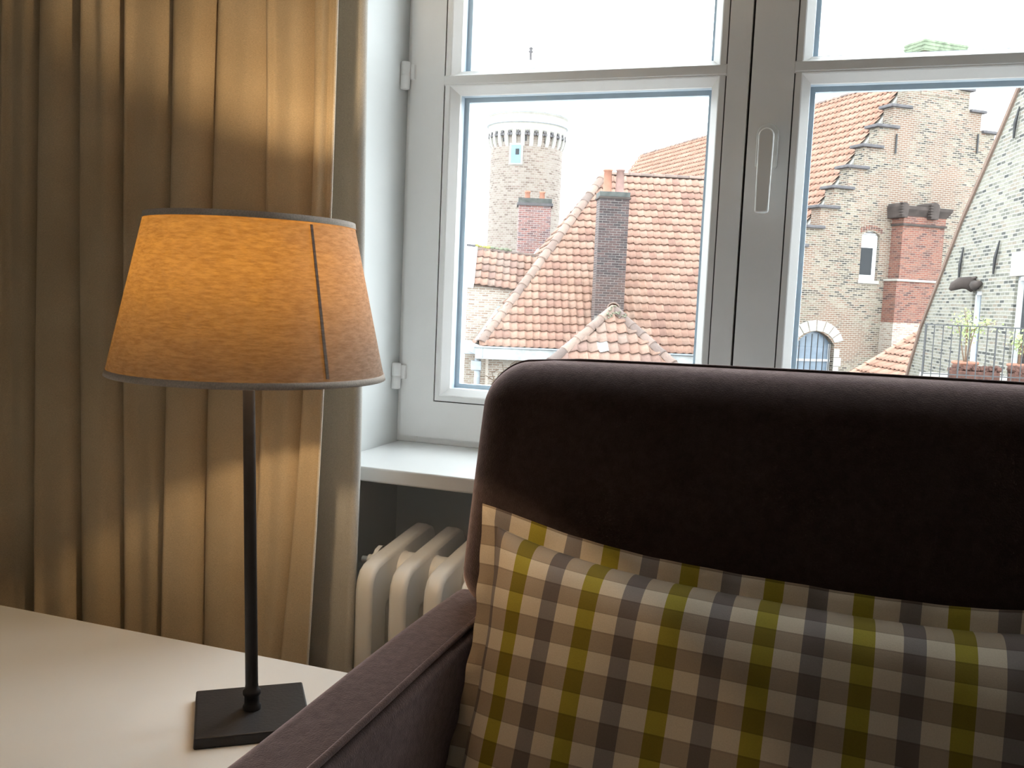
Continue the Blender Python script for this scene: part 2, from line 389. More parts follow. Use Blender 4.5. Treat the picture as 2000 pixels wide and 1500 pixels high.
w.box((-2.6, WALLY, ZF), (XL, 1.80, ZC)); w.box((XR, WALLY, ZF), (2.2, 1.80, ZC)); w.box((XL, WALLY, HEAD), (XR, 1.80, ZC))
w.box((XL, 1.705, ZF), (XR, 1.80, -0.328))
struct('wall_window', w, M['reveal'], 'pale painted window wall with a deep niche for window and radiator')
struct('trim_1', MB().box((XL+0.001, 1.405, -0.328), (XR-0.001, 1.735, -0.302)), M['paint_sill'], 'white painted window sill board above the radiator', bevel=0.004)

# ------------------------------------------------------------------ window
win = thing('window_1', 'white two-leaf casement window with a horizontal glazing bar in each leaf', None, (-0.167, YW, -0.30), kind='structure')
fr = MB()
for a, b in (((XL, 1.695, -0.302), (XL+0.045, 1.785, HEAD)), ((XR-0.045, 1.695, -0.302), (XR, 1.785, HEAD)), ((XL+0.045, 1.695, -0.302), (XR-0.045, 1.785, -0.262)), ((XL+0.045, 1.695, HEAD-0.045), (XR-0.045, 1.785, HEAD))):
    fr.box(a, b)
fr.build('window_frame', M['paint'], win, bevel=0.002)
GAPX = -0.1672
def ringframe(x0, x1, z0, z1, prof):
    """mitred frame: prof = list of (inset, Y); surface swept round the rectangle"""
    m = MB(); vs = []
    for ins, Y in prof:
        vs += [(x0+ins, Y, z0+ins), (x1-ins, Y, z0+ins), (x1-ins, Y, z1-ins), (x0+ins, Y, z1-ins)]
    fs = [(i*4+k, i*4+(k+1) % 4, (i+1)*4+(k+1) % 4, (i+1)*4+k) for i in range(len(prof)-1) for k in range(4)]
    return m.add(vs, fs)
BARZ0, BARZ1 = 0.390, 0.430
def sash(x0, x1, lw, rw, y0):
    """x0..x1 outer, lw/rw stile widths"""
    z0, z1 = -0.287, HEAD-0.03
    bz = -0.2137
    gx0, gx1, gz0, gz1 = x0+lw, x1-rw, bz, z1-0.075
    o = plate([(x0, z0), (x1, z0), (x1, z1), (x0, z1)], [[(gx0, gz0), (gx0, gz1), (gx1, gz1), (gx1, gz0)]], 0.062, V(0, y0+0.031, 0), V(1, 0, 0), UP)
    s = o.build('casement_sash', M['paint'], win, bevel=0.0022)
    # black gasket line round the bead
    ringframe(gx0, gx1, gz0, gz1, [(-0.0008, y0+0.0035), (0.0035, y0+0.0035)]).build('gasket', M['seal'], s, fix=False)
    for za, zb in ((gz0, 0.414), (0.4055, 1.014), (1.0055, gz1)):
        b = ringframe(gx0, gx1, za, zb, [(0.0022, y0+0.02), (0.0022, y0+0.0012), (0.012, y0+0.0005), (0.014, y0+0.002), (0.027, y0+0.019), (0.027, y0+0.026)])
        b.build('glazing_bead', M['paint'], s, fix=False)
        ringframe(gx0, gx1, za, zb, [(0.027, y0+0.0262), (0.027, y0+0.042), (0.020, y0+0.048), (0.020, y0+0.062)]).build('spacer', M['spacer'], s, fix=False)
        ringframe(gx0, gx1, za, zb, [(0.020, y0+0.048), (0.035, y0+0.048), (0.035, y0+0.061), (0.0, y0+0.062)]).build('outer_bead', M['spacer'], s, fix=False)
        MB().box((gx0+0.016, y0+0.0262, za+0.016), (gx1-0.016, y0+0.0462, zb-0.016)).build('pane', M['glass'], s)
    for dz in (0.0, 0.6): MB().prism([(p[0], p[1], p[2]+dz) for p in [(gx0, y0+0.024, BARZ0-0.002), (gx0, y0+0.000, BARZ0+0.014), (gx0, y0-0.001, BARZ0+0.016), (gx0, y0-0.001, BARZ1-0.010), (gx0, y0+0.002, BARZ1-0.008), (gx0, y0+0.024, BARZ1+0.001), (gx0, y0+0.056, BARZ1-0.004), (gx0, y0+0.056, BARZ0+0.004)]], (gx1-gx0, 0, 0)).build('glazing_bar', M['paint'], s, bevel=0.0012)
    return s
sash(-0.816, GAPX-0.0022, 0.071, 0.038, YW)
s2 = sash(GAPX+0.0022, 0.482, 0.071, 0.071, YW)
MB().box((GAPX-0.003, YW+0.02, -0.28), (GAPX+0.003, YW+0.06, HEAD-0.03)).build('meeting_seal', M['seal'], win)
for zc in (0.4215, -0.1665, 1.42):
    h = MB().lathe([(0.0, -0.0265), (0.008, -0.026), (0.0092, -0.0245), (0.0092, -0.0008), (0.0085, -0.0004), (0.0085, 0.0004), (0.0092, 0.0008), (0.0092, 0.0245), (0.008, 0.026), (0.0, 0.0265)], (-0.8225, 1.668, zc), 20)
    hh = h.build('hinge', M['paint'], win, smooth=True)
    MB().box((-0.8185, 1.672, zc-0.006), (-0.806, 1.681, zc+0.022)).build('hinge_leaf', M['paint'], hh, bevel=0.001)
# handle on the second leaf
hx = -0.1305
hp = MB()
rp = [(hx+0.0185*math.cos(t), 0.2985+0.0185*math.sin(t)) for t in np.linspace(0, math.pi, 13)]+[(hx-0.0185, 0.245), (hx-0.016, 0.240), (hx+0.016, 0.240), (hx+0.0185, 0.245)]
hp.prism([(x, YW-0.010, z) for x, z in rp], (0, 0.011, 0))
han = hp.build('window_handle', M['handle'], win, bevel=0.003, seg=3)
lv = MB(); lp = []
for t in np.linspace(0, math.pi, 11): lp.append((hx+0.013*math.cos(t), 0.291+0.013*math.sin(t)))
lp += [(hx-0.0115, 0.165), (hx-0.0105, 0.1615), (hx+0.0105, 0.1615), (hx+0.0115, 0.165)]
lv.prism([(x, YW-0.042, z) for x, z in lp], (0, 0.014, 0))
lv.build('lever', M['handle'], han, bevel=0.004, seg=3)
MB().lathe([(0.010, 0), (0.010, 0.03)], (hx, YW-0.009, 0.290), 16, (0, -1, 0)).build('spindle', M['handle'], han, smooth=True)

# ------------------------------------------------------------------ radiator
rad = thing('column_radiator', 'white cast iron column radiator under the window sill', 'radiator', (-0.45, 1.52, ZF))
RY0, RY1, RZ0 = 1.312, 1.560, -0.985
def rrect(x0, y0, x1, y1, r, n=6):
    pts = []
    for cx, cy, a in ((x1-r, y1-r, 0), (x0+r, y1-r, 90), (x0+r, y0+r, 180), (x1-r, y0+r, 270)):
        pts += [(cx+r*math.cos(math.radians(a+90*i/n)), cy+r*math.sin(math.radians(a+90*i/n))) for i in range(n+1)]
    return pts
outer = [(RY0, RZ0), (RY0, -0.486), (RY0+0.0025, -0.472), (RY0+0.010, -0.460), (RY0+0.022, -0.453), (RY0+0.05, -0.448), (RY1-0.055, -0.432), (RY1-0.03, -0.430), (RY1-0.012, -0.437), (RY1-0.002, -0.452), (RY1, -0.47), (RY1, RZ0)]
slots = [rrect(c-0.0150, -0.90, c+0.0150, -0.512, 0.0148, 8) for c in (1.374, 1.436, 1.498)]
secm = plate(outer, slots, 0.030, V(0, 0, 0), V(0, 1, 0), V(0, 0, 1), 0.0075).mesh('radiator_section', smooth=True)
for i in range(17):
    x = -0.692+0.0607*i
    o = link('radiator_section', secm, M['radiator'], rad); o.matrix_basis = Matrix.Translation((x, 0, 0))
    g = MB().box((x-0.0075, RY0-0.0012, -0.985), (x+0.0075, RY0+0.002, -0.545)).build('front_rib', M['radiator'], o, bevel=0.001)
    g.matrix_parent_inverse = Matrix.Translation((-x, 0, 0))
    if i < 16:
        for z in (-0.476, -0.945):
            MB().lathe([(0.037, 0.0), (0.031, 0.010), (0.028, 0.02), (0.028, 0.0407), (0.031, 0.0507), (0.037, 0.0607)], (x, 1.425, z), 20, (1, 0, 0)).build('hub', M['radiator'], rad, smooth=True)
vx = -0.692-0.014
vm = MB().lathe([(0.028, 0), (0.028, 0.008), (0.015, 0.010), (0.015, 0.016), (0.010, 0.018), (0.010, 0.026), (0.006, 0.027), (0.006, 0.038), (0, 0.0385)], (vx, 1.40, -0.463), 12, (-1, 0, 0))
vm.build('bleed_valve', M['radiator'], rad, bevel=0.001)
for x in (-0.692, 0.2792):
    MB().box((x-0.014, 1.325, ZF), (x+0.014, 1.36, -0.98)).build('foot', M['radiator'], rad, bevel=0.004)
    MB().box((x-0.014, 1.51, ZF), (x+0.014, 1.545, -0.98)).build('foot', M['radiator'], rad, bevel=0.004)

# ------------------------------------------------------------------ curtains
def catmull(P, n):
    P = np.asarray(P, float); out = []
    P = np.vstack([2*P[0]-P[1], P, 2*P[-1]-P[-2]])
    for i in range(1, len(P)-2):
        for k in range(n):
            t = k/n; a, b, c, d = P[i-1:i+3]
            out.append(0.5*((2*b)+(-a+c)*t+(2*a-5*b+4*c-d)*t*t+(-a+3*b-3*c+d)*t**3))
    out.append(P[-2]); return np.array(out)
CY = 1.205
creases = [(-400, -405, -410), (-310, -312, -318), (-215, -222, -220), (-135, -138, -140), (-60, -62, -58), (22, 21, 16), (100, 92, 95), (181, 177, 182), (258, 257, 258), (355, 347, 335), (439, 420, 414), (531, 524, 500), (624, 606, 560)]
edge = (661, 636, 606)
def px2X(tri, z):
    """crease x (at y = 0, 700, 1240) turned into X on the curtain plane, as a quadratic in z"""
    pts = [onY(x, y, CY) for x, y in zip(tri, (0, 700, 1240))]
    zs = [p[2] for p in pts]; xs = [p[0] for p in pts]
    z = min(max(z, -1.0), 0.75)
    L = 0
    for i in range(3):
        t = xs[i]
        for j in range(3):
            if j != i: t *= (z-zs[j])/(zs[i]-zs[j])
        L += t
    return L
amps = [0.032, 0.03, 0.034, 0.03, 0.032, 0.030, 0.036, 0.034, 0.026, 0.032, 0.026, 0.024, 0.016]
ZT = 1.80
zrows = np.linspace(-1.03, ZT, 64)
def curtain_row(z):
    xs = [px2X(c, z) for c in creases]+[px2X(edge, z)]
    P = []
    fr_ = (z+1.03)/(ZT+1.03)
    for i in range(len(creases)):
        L, R = xs[i], xs[i+1]; w = R-L
        A = amps[i]*(1.05-0.25*fr_)*(1+0.12*math.sin(3.1*z+i*1.7))
        wob = 0.010*math.sin(2.3*z+2.1*i)*w/0.08
        last = i == len(creases)-1
        P += [(L-0.002, CY-0.15*A), (L+0.10*w, CY-A*0.95), (L+0.36*w+wob, CY-A*(0.80+0.25*math.sin(i*2.2+1.4*z))), (L+0.66*w, CY-A*(0.62+0.25*math.sin(i*3.1-1.1*z)))]
        if not last:
            P += [(L+0.92*w, CY+0.25*A), (R+0.10*w, CY+1.05*A), (R+0.05*w, CY+1.0*A)]
        else:
            P += [(R-0.004, CY-0.45*A), (R, CY-0.30*A)]
    return catmull(P, 6)
rows = [np.column_stack([r, np.full(len(r), z)]) for r, z in ((curtain_row(z), z) for z in zrows)]
nc = len(rows[0]); cm = MB()
cm.add([p for r in rows for p in r], [(j*nc+i, j*nc+i+1, (j+1)*nc+i+1, (j+1)*nc+i) for j in range(len(rows)-1) for i in range(nc-1)])
ct = thing('linen_curtain', 'golden beige linen curtain hanging in deep vertical folds behind the lamp', 'curtain', (-1.1, CY, -1.03))
co = cm.build('drape', M['curtain'], ct, smooth=True, fix=False)
sm = co.modifiers.new('solid', 'SOLIDIFY'); sm.thickness = 0.0022; sm.offset = 0
cedge = [r[-1] for r in rows]
MB().tube([(p[0]+0.0008, p[1], p[2]) for p in cedge], 0.0019, 6).build('hem_edge', M['hem'], ct, smooth=True)
# rail and gathered heading tape out of the picture at the top
rail = thing('curtain_rail', 'plain white curtain rail at the ceiling above the linen curtain', 'curtain rail', (-1.0, 1.26, ZC))
MB().box((-2.2, 1.18, ZT+0.005), (-0.62, 1.38, ZT+0.03)).build('track', M['paint'], rail, bevel=0.003)
for x in (-2.0, -0.8): MB().box((x-0.02, 1.24, ZT+0.03), (x+0.02, 1.30, ZC)).build('bracket', M['paint'], rail)
# white inner curtain whose edge stands beside the niche
LY = 1.318
ledge = [(700, 0), (695, 433), (688, 880), (672, 1310)]
lp_ = [onY(x, y, LY) for x, y in ledge]
lz = np.array([p[2] for p in lp_])[::-1]; lx = np.array([p[0] for p in lp_])[::-1]
lm = MB(); lrows = []
for z in np.linspace(-1.03, ZT, 40):
    xe = float(np.interp(z, lz, lx)); P = []
    for t in np.linspace(0, 1, 40):
        x = xe-0.36*(1-t)
        P.append((x, LY+0.016*math.sin(x*42+0.5*math.sin(2*z))*(1-t*0.85)-0.003*t))
    for a in np.linspace(0.15, math.pi*0.98, 9)[0:]:
        P.append((xe-0.0+0.011*math.sin(a), LY-0.003+0.011*(1-math.cos(a))))
    P += [(xe-0.03, LY+0.022), (xe-0.06, LY+0.026)]
    lrows.append([(p[0], p[1], z) for p in P])
nl = len(lrows[0])
lm.add([p for r in lrows for p in r], [(j*nl+i, j*nl+i+1, (j+1)*nl+i+1, (j+1)*nl+i) for j in range(len(lrows)-1) for i in range(nl-1)])
lo = lm.build('inner_curtain', M['lining'], None, smooth=True, fix=False)
tag(lo, 'smooth off-white inner curtain whose edge shows between the linen curtain and the niche', 'curtain')

# ------------------------------------------------------------------ side table
TZ = -0.50
tb = thing('side_table', 'white side table with a plain smooth top beside the sofa', 'table', (-1.2, 0.65, ZF))
TX0, TX1, TY0, TY1 = -1.85, -0.535, 0.30, 1.043
MB().box((TX0, TY0, TZ-0.03), (TX1, TY1, TZ)).build('tabletop', M['table'], tb, bevel=0.003)
MB().box((TX0+0.05, TY0+0.05, TZ-0.12), (TX1-0.05, TY1-0.05, TZ-0.03)).build('apron', M['table'], tb, bevel=0.002)
for x in (TX0+0.06, TX1-0.06):
    for y in (TY0+0.06, TY1-0.06):
        MB().box((x-0.025, y-0.025, ZF), (x+0.025, y+0.025, TZ-0.03)).build('leg', M['table'], tb, bevel=0.003)

# ------------------------------------------------------------------ table lamp
LB = V(-0.606, 0.880, TZ)
lamp = thing('table_lamp', 'table lamp with a tapered linen shade on a thin black stem and square foot', 'lamp', LB)
ba = math.radians(37); e1 = V(math.cos(ba), math.sin(ba), 0); e2 = V(-math.sin(ba), math.cos(ba), 0)
hs = 0.0625
MB().add([LB+e1*sx*h_+e2*sy*h_+UP*z for z, h_ in ((0, hs+0.0008), (0.0125, hs)) for sx, sy in ((-1, -1), (1, -1), (1, 1), (-1, 1))],
         [(3, 2, 1, 0), (4, 5, 6, 7), (0, 1, 5, 4), (1, 2, 6, 5), (2, 3, 7, 6), (3, 0, 4, 7)]).build('foot_plate', M['iron'], lamp, bevel=0.002, seg=3)
ST = V(-0.620, 0.880, -0.02)
ax = unit(ST-(LB+UP*0.0125)); Lp = np.linalg.norm(ST-(LB+UP*0.0125))
MB().lathe([(0.0105, 0), (0.0105, 0.004), (0.0085, 0.006), (0.0085, 0.016), (0.0102, 0.018), (0.0102, 0.022), (0.0078, 0.024), (0.0072, 0.03), (0.0066, Lp)], LB+UP*0.0122, 20, ax).build('stem', M['iron'], lamp, smooth=True)
SC = V(-0.6165, 0.880, 0.0)
ZB_, ZT_ = -0.0995, 0.0735; RB, RT = 0.1505, 0.1120
def shp(z):
    t = (z-ZB_)/(ZT_-ZB_); return RB+(RT-RB)*t
sh = MB().lathe([(RB, ZB_), (shp(-0.05), -0.05), (shp(0.0), 0.0), (shp(0.04), 0.04), (RT, ZT_)], SC, 96).build('lamp_shade', M['shade'], lamp, smooth=True, fix=False)
MB().lathe([(RB+0.0002, ZB_-0.001), (RB+0.0012, ZB_-0.0005), (RB-0.0003, ZB_+0.006), (RB-0.0018, ZB_+0.006), (RB-0.0022, ZB_-0.001), (RB+0.0002, ZB_-0.001)], SC, 96).build('bottom_tape', M['shade_trim'], sh, smooth=True)
MB().lathe([(RT+0.0020, ZT_-0.0055), (RT+0.0012, ZT_+0.001), (RT-0.0012, ZT_+0.001), (RT-0.0006, ZT_-0.0055), (RT+0.0020, ZT_-0.0055)], SC, 96).build('top_tape', M['shade_trim'], sh, smooth=True)
# overlap seam running down the shade
def shade_pt(ang, z, off=0.0):
    r = shp(z)+off; return SC+V(r*math.cos(ang), r*math.sin(ang), z)
best = min(np.linspace(-math.pi, 0.5, 400), key=lambda a: abs(proj(shade_pt(a, -0.012))[0]-624)+(0 if np.dot(V(math.cos(a), math.sin(a), 0), SC) < 0 else 1e4))
sv = []
for z in np.linspace(ZB_+0.009, ZT_-0.008, 12):
    for da, off in ((-0.012, 0.0002), (-0.012, 0.0011), (0.012, 0.0011), (0.012, 0.0002)): sv.append(shade_pt(best+da, z, off))
MB().add(sv, [(j*4+i, j*4+i+1, (j+1)*4+i+1, (j+1)*4+i) for j in range(11) for i in range(3)]).build('seam', M['shade'], sh)
fit = MB()
fit.lathe([(0.016, -0.022), (0.016, 0.022)], SC+V(0.003, 0, -0.03), 16, cap=True)
for k in range(3):
    a = k*2.094+0.4; fit.tube([SC+V(0.014*math.cos(a), 0.014*math.sin(a), -0.045), SC+V((shp(-0.09)-0.004)*math.cos(a), (shp(-0.09)-0.004)*math.sin(a), -0.09)], 0.0016, 6)
fit.build('shade_holder', M['iron'], lamp)
MB().lathe([(0.0, 0.036), (0.004, 0.034), (0.009, 0.028), (0.0115, 0.020), (0.0115, 0.013), (0.008, 0.004), (0.006, -0.006), (0.0, -0.006)], SC+V(0.002, 0, -0.012), 24).build('bulb', M['bulb'], lamp, smooth=True)

# ------------------------------------------------------------------ sofa
def rounded_box(lo, hi, r, n=8, warp=None):
    """box with edges of radius r; warp moves the points afterwards"""
    lo, hi = np.array(lo, float), np.array(hi, float); m = MB()
    def axis(a, b, k):
        inner = np.linspace(a+r, b-r, max(2, k)); c = [a+r-r*math.tan(math.pi/4*t) for t in np.linspace(1, 0, n, endpoint=False)]
        return np.array(c+list(inner)+[b-r+(a+r-q) for q in c[::-1]])
    L = hi-lo; ks = [int(max(2, min(40, L[i]/0.04))) for i in range(3)]
    A = [axis(lo[i], hi[i], ks[i]) for i in range(3)]
    idx = {}; vs = []; fs = []
    def vid(p):
        k = tuple(np.round(p, 6))
        if k not in idx:
            q = np.array(p); c = np.clip(q, lo+r, hi-r); d = q-c; nn = np.linalg.norm(d)
            if nn > 1e-9: q = c+d/nn*r
            idx[k] = len(vs); vs.append(warp(q) if warp else q)
        return idx[k]
    for ax_ in range(3):
        i, j = [(1, 2), (0, 2), (0, 1)][ax_]
        for side in (lo[ax_], hi[ax_]):
            for a in range(len(A[i])-1):
                for b in range(len(A[j])-1):
                    q = []
                    for da, db in ((0, 0), (1, 0), (1, 1), (0, 1)):
                        p = [0, 0, 0]; p[ax_] = side; p[i] = A[i][a+da]; p[j] = A[j][b+db]; q.append(vid(p))
                    if len(set(q)) == 4: fs.append(tuple(q))
    return m.add(vs, fs)
sofa = thing('sofa', 'dark mauve brown velvet sofa with its back to the window', 'sofa', (0.3, 0.8, ZF))
SX1 = 1.12
def backwarp(p):
    t = (p[2]+0.45)/0.37
    q = np.array(p); q[1] += 0.055*t
    q[2] += 0.010*(1-((p[0]-0.3)/0.81)**2)
    dcor = max(0.0, (-0.37-p[0])/0.13, (p[0]-0.97)/0.13); q[2] -= 0.020*dcor**2*max(0.0, t)**2
    q[0] += 0.012*t if p[0] < 0.3 else -0.012*t
    q[1] -= 0.014*(1-((p[0]-0.3)/0.81)**4)*math.sin(math.pi*min(max(t, 0), 1))*(1 if p[1] < 1.22 else 0)
    return q
bk = rounded_box((-0.487, 1.170, -0.448), (SX1-0.018, 1.292, -0.090), 0.058, 9, backwarp).build('backrest', M['sofa'], sofa, smooth=True)
def bpt(x, y, z): return backwarp(V(x, y, z))
loop = []
r_ = 0.058
for a in np.linspace(math.pi, math.pi/2, 10): loop.append((-0.487+r_+r_*math.cos(a), -0.090-r_+r_*math.sin(a)))
left = [(-0.4875, z) for z in np.linspace(-0.40, -0.16, 8)]
low = [(-0.487+r_+r_*math.cos(a), -0.448+r_+r_*math.sin(a)) for a in np.linspace(1.35*math.pi, math.pi, 6)]
MB().tube([bpt(x, 1.226, z) for x, z in low+left+loop+[(x, -0.0895) for x in np.linspace(-0.35, SX1-0.1, 14)]], 0.0028, 8).build('piping', M['sofa'], bk, smooth=True)
MB().box((-0.43, 1.20, -0.95), (SX1-0.09, 1.296, -0.42)).build('back_panel', M['sofa'], sofa, bevel=0.01)
def armwarp(p):
    q = np.array(p); q[2] += 0.004*math.sin(p[1]*7); return q
for x0, x1 in ((-0.522, -0.424), (SX1-0.098, SX1)):
    am = rounded_box((x0, 0.30, -0.96), (x1, 1.297, -0.4485), 0.020, 5, armwarp).build('armrest', M['sofa'], sofa, smooth=True)
    xi = x1-0.0115 if x0 < 0 else x0+0.0115
    MB().tube([armwarp(V(xi, y, -0.4485)) + V(0, 0, 0.0008) for y in np.linspace(0.33, 1.28, 40)], 0.0042, 8).build('piping', M['sofa'], am, smooth=True)
MB().box((-0.43, 0.36, -0.96), (SX1-0.09, 1.24, -0.76)).build('seat_base', M['sofa'], sofa, bevel=0.01)
for x0, x1 in ((-0.423, 0.298), (0.302, SX1-0.099)):
    rounded_box((x0, 0.33, -0.77), (x1, 1.185, -0.63), 0.045, 6).build('seat_cushion', M['sofa'], sofa, smooth=True)
for x in (-0.46, SX1-0.06):
    for y in (0.36, 1.24):
        MB().lathe([(0.018, 0), (0.026, 0.09)], (x, y, ZF), 14, cap=True).build('leg', M['sofa_leg'], sofa, smooth=True)

# ------------------------------------------------------------------ checked cushion
CWd, CHt, CFl = 0.72, 0.43, 0.026      # body width, body height, flange
A_ = unit(V(1, -0.01, -0.035)); lean = math.radians(21)
B_ = unit(V(0.0, math.sin(lean), math.cos(lean))); B_ = unit(B_-A_*np.dot(A_, B_)); N_ = np.cross(A_, B_)  # N_ faces the room
TL = onY(944, 984, 1.135)
CC = TL+A_*(CWd/2+CFl)-B_*(CHt/2+CFl)
cus = thing('checked_cushion', 'oblong cream, olive and grey checked cushion with a flat border leaning on the sofa back', 'cushion', CC-B_*0.2)
def pull(s, t):
    """rest position (s, t in -1..1 at the seam) with the edge middles drawn in"""
    x = s*CWd/2; y = t*CHt/2
    y *= 1-0.16*(1-abs(s)**3.0)*abs(t)**1.5
    x *= 1-0.065*(1-abs(t)**2.4)*abs(s)**2
    return x, y
def puff(s, t):
    e = max(0.0, (1-s**4))*max(0.0, (1-t**4))
    k = 0.112*e**0.40
    # wrinkles gathered along the seams
    rw = math.exp(-((1-abs(t))/0.16)); cw = math.exp(-((1-abs(s))/0.10))
    k *= 1-0.20*rw*(0.5+0.5*math.sin(s*23+2*math.sin(5*s)))**2-0.10*cw*(0.5+0.5*math.sin(t*17+1.3))
    k += 0.0045*math.sin(s*9+t*3)*math.sin(t*5-s*2)*e
    return k
ns, ntv = 96, 64
S_ = np.sin(np.linspace(-1, 1, ns)*math.pi/2); T_ = np.sin(np.linspace(-1, 1, ntv)*math.pi/2)
m = MB(); uvs = []
for side in (1, -1):
    for t in T_:
        for s in S_:
            x, y = pull(s, t); d = puff(s, t)*side*(1 if side > 0 else 0.55)
            m.v.append(tuple(CC+A_*x+B_*y+N_*d)); uvs.append((s*CWd/2, t*CHt/2))
for k in range(2):
    b = k*ns*ntv
    for j in range(ntv-1):
        for i in range(ns-1):
            q = (b+j*ns+i, b+j*ns+i+1, b+(j+1)*ns+i+1, b+(j+1)*ns+i); m.f.append(q if k == 0 else q[::-1])
def put_uv(me, uvs):
    l = me.uv_layers.new(name='UVMap').data
    for lp in me.loops: l[lp.index].uv = uvs[lp.vertex_index]
me = m.mesh('cushion_body', True, False, False); put_uv(me, [(u+0.015, v+0.012) for u, v in uvs]); link('cushion_body', me, M['plaid'], cus)
# flat border all round
m = MB(); uvs = []; loopst = []
for t_ in np.linspace(0, 4, 320, endpoint=False):
    k = int(t_); q = 2*(t_-k)-1
    loopst.append([(q, 1.0, 0, 1), (1.0, -q, 1, 0), (-q, -1.0, 0, -1), (-1.0, q, -1, 0)][k])
for s, t, ox, oy in loopst:
    x, y = pull(s, t)
    # corner spread so that the outer edge is a rounded rectangle
    cx = ox+s*abs(s)**14*(0 if ox else 1); cy = oy+t*abs(t)**14*(0 if oy else 1)
    w1 = 0.003*math.sin(s*19+t*13)+0.0025*math.sin(s*41+t*29)
    for f_, dz in ((0.0, 0.0), (0.5, 0.0), (1.0, 0.0)):
        for th in (0.0013, -0.0013):
            m.v.append(tuple(CC+A_*(x+cx*CFl*f_)+B_*(y+cy*CFl*f_)+N_*(w1*f_+th))); uvs.append((s*CWd/2+cx*CFl*f_, t*CHt/2+cy*CFl*f_))
L_ = len(loopst)
for i in range(L_):
    a, b = i*6, ((i+1) % L_)*6
    m.f += [(a, a+2, b+2, b), (a+2, a+4, b+4, b+2), (a+1, b+1, b+3, a+3), (a+3, b+3, b+5, a+5), (a+4, a+5, b+5, b+4)]
me = m.mesh('flange', True, True, False); put_uv(me, [(u+0.015, v+0.012) for u, v in uvs]); link('flange', me, M['plaid'], cus)
# ------------------------------------------------------------------ outside
def az(deg): a = math.radians(deg); return V(math.cos(a), math.sin(a), 0), V(-math.sin(a), math.cos(a), 0)
ZG = -7.0
g = MB().box((-120, 4, ZG-0.2), (120, 160, ZG)).build('ground', M['ground'], None); tag(g, 'courtyard ground between the old houses', None, None, 'structure')

def tile_shape(w, l, amp, th, lift, n=8):
    xs = np.linspace(-0.04*w, 1.04*w, n+1)
    zf = [amp*(0.5+0.5*math.cos(2*math.pi*x/w+0.9))+0.12*amp*math.cos(4*math.pi*x/w+0.6) for x in xs]
    vs = [(x, 0, z+lift) for x, z in zip(xs, zf)]+[(x, l, z*0.9) for x, z in zip(xs, zf)]+[(x, 0.002, z+lift-th) for x, z in zip(xs, zf)]
    fs = [(i, i+1, n+2+i, n+1+i) for i in range(n)]+[(2*n+2+i, 2*n+3+i, i+1, i) for i in range(n)]
    return vs, fs
def inpoly(x, y, P):
    r = False; j = len(P)-1
    for i in range(len(P)):
        if (P[i][1] > y) != (P[j][1] > y) and x < (P[j][0]-P[i][0])*(y-P[i][1])/(P[j][1]-P[i][1])+P[i][0]: r = not r
        j = i
    return r
def mat4(O, ex, ey, ez):
    return Matrix(((ex[0], ey[0], ez[0], O[0]), (ex[1], ey[1], ez[1], O[1]), (ex[2], ey[2], ez[2], O[2]), (0, 0, 0, 1)))
def seen(P):
    x, y, d = proj(P); return (880 < x < 1395 or 1535 < x < 2010) and -10 < y < 745
def tiles(parent, O, eu, es, poly, w, c, m1, m2, nmax, amp=0.035, vis=seen, special=None):
    """pantiles over the polygon poly (u, s coordinates); the nmax best seen are objects, the rest one mesh"""
    n = np.cross(eu, es); shv, shf = tile_shape(w, c*1.12, amp*1.2, 0.03, 0.058)
    us = [p[0] for p in poly]; ss = [p[1] for p in poly]
    cells = []
    for j in range(int(math.floor(min(ss)/c)), int(math.ceil(max(ss)/c))):
        for i in range(int(math.floor(min(us)/w))-1, int(math.ceil(max(us)/w))+1):
            if inpoly((i+0.5)*w, (j+0.5)*c, poly): cells.append((i, j))
    def M_(i, j):
        a = random.gauss(0, 0.010); O2 = O+eu*(i*w+random.gauss(0, 0.004))+es*(j*c+random.gauss(0, 0.006))+n*(0.01+random.uniform(0, 0.003))
        ex = unit(eu+es*a); ey = unit(es-eu*a); return O2, ex, ey
    scored = sorted(cells, key=lambda q: (0 if vis(O+eu*(q[0]+.5)*w+es*(q[1]+.5)*c) else 1, proj(O+eu*(q[0]+.5)*w+es*(q[1]+.5)*c)[2]))
    singles = [q for q in scored[:nmax] if vis(O+eu*(q[0]+.5)*w+es*(q[1]+.5)*c)] if nmax else []
    ssing = set(singles)
    me = MB().add(shv, shf).mesh('roof_tile', True, False, False); me.materials.append(m1)
    for q in singles:
        mm = me
        if special and q in special:
            mm = me.copy(); mm.materials.clear(); mm.materials.append(special[q])
        o = bpy.data.objects.new('roof_tile', mm); COL.objects.link(o); o.parent = parent
        O2, ex, ey = M_(*q); o.matrix_basis = mat4(O2, ex, ey, n)
    rest = [q for q in cells if q not in ssing]
    if rest:
        sv = np.array(shv); vs = []; fs = []; tint = []
        for k, q in enumerate(rest):
            O2, ex, ey = M_(*q); b = len(shv)*k
            vs.append(O2+sv[:, :1]*ex+sv[:, 1:2]*ey+sv[:, 2:]*n); fs += [tuple(i+b for i in f) for f in shf]; tint += [random.random()]*len(shv)
        me2 = bpy.data.meshes.new('roof_tiles'); me2.from_pydata(np.vstack(vs).tolist(), [], fs)
        at_ = me2.attributes.new('tint', 'FLOAT', 'POINT'); at_.data.foreach_set('value', np.array(tint, np.float32))
        me2.shade_smooth(); me2.materials.append(m2)
        o = bpy.data.objects.new('roof_tiles', me2); COL.objects.link(o); o.parent = parent; o['kind'] = 'stuff'
    return singles
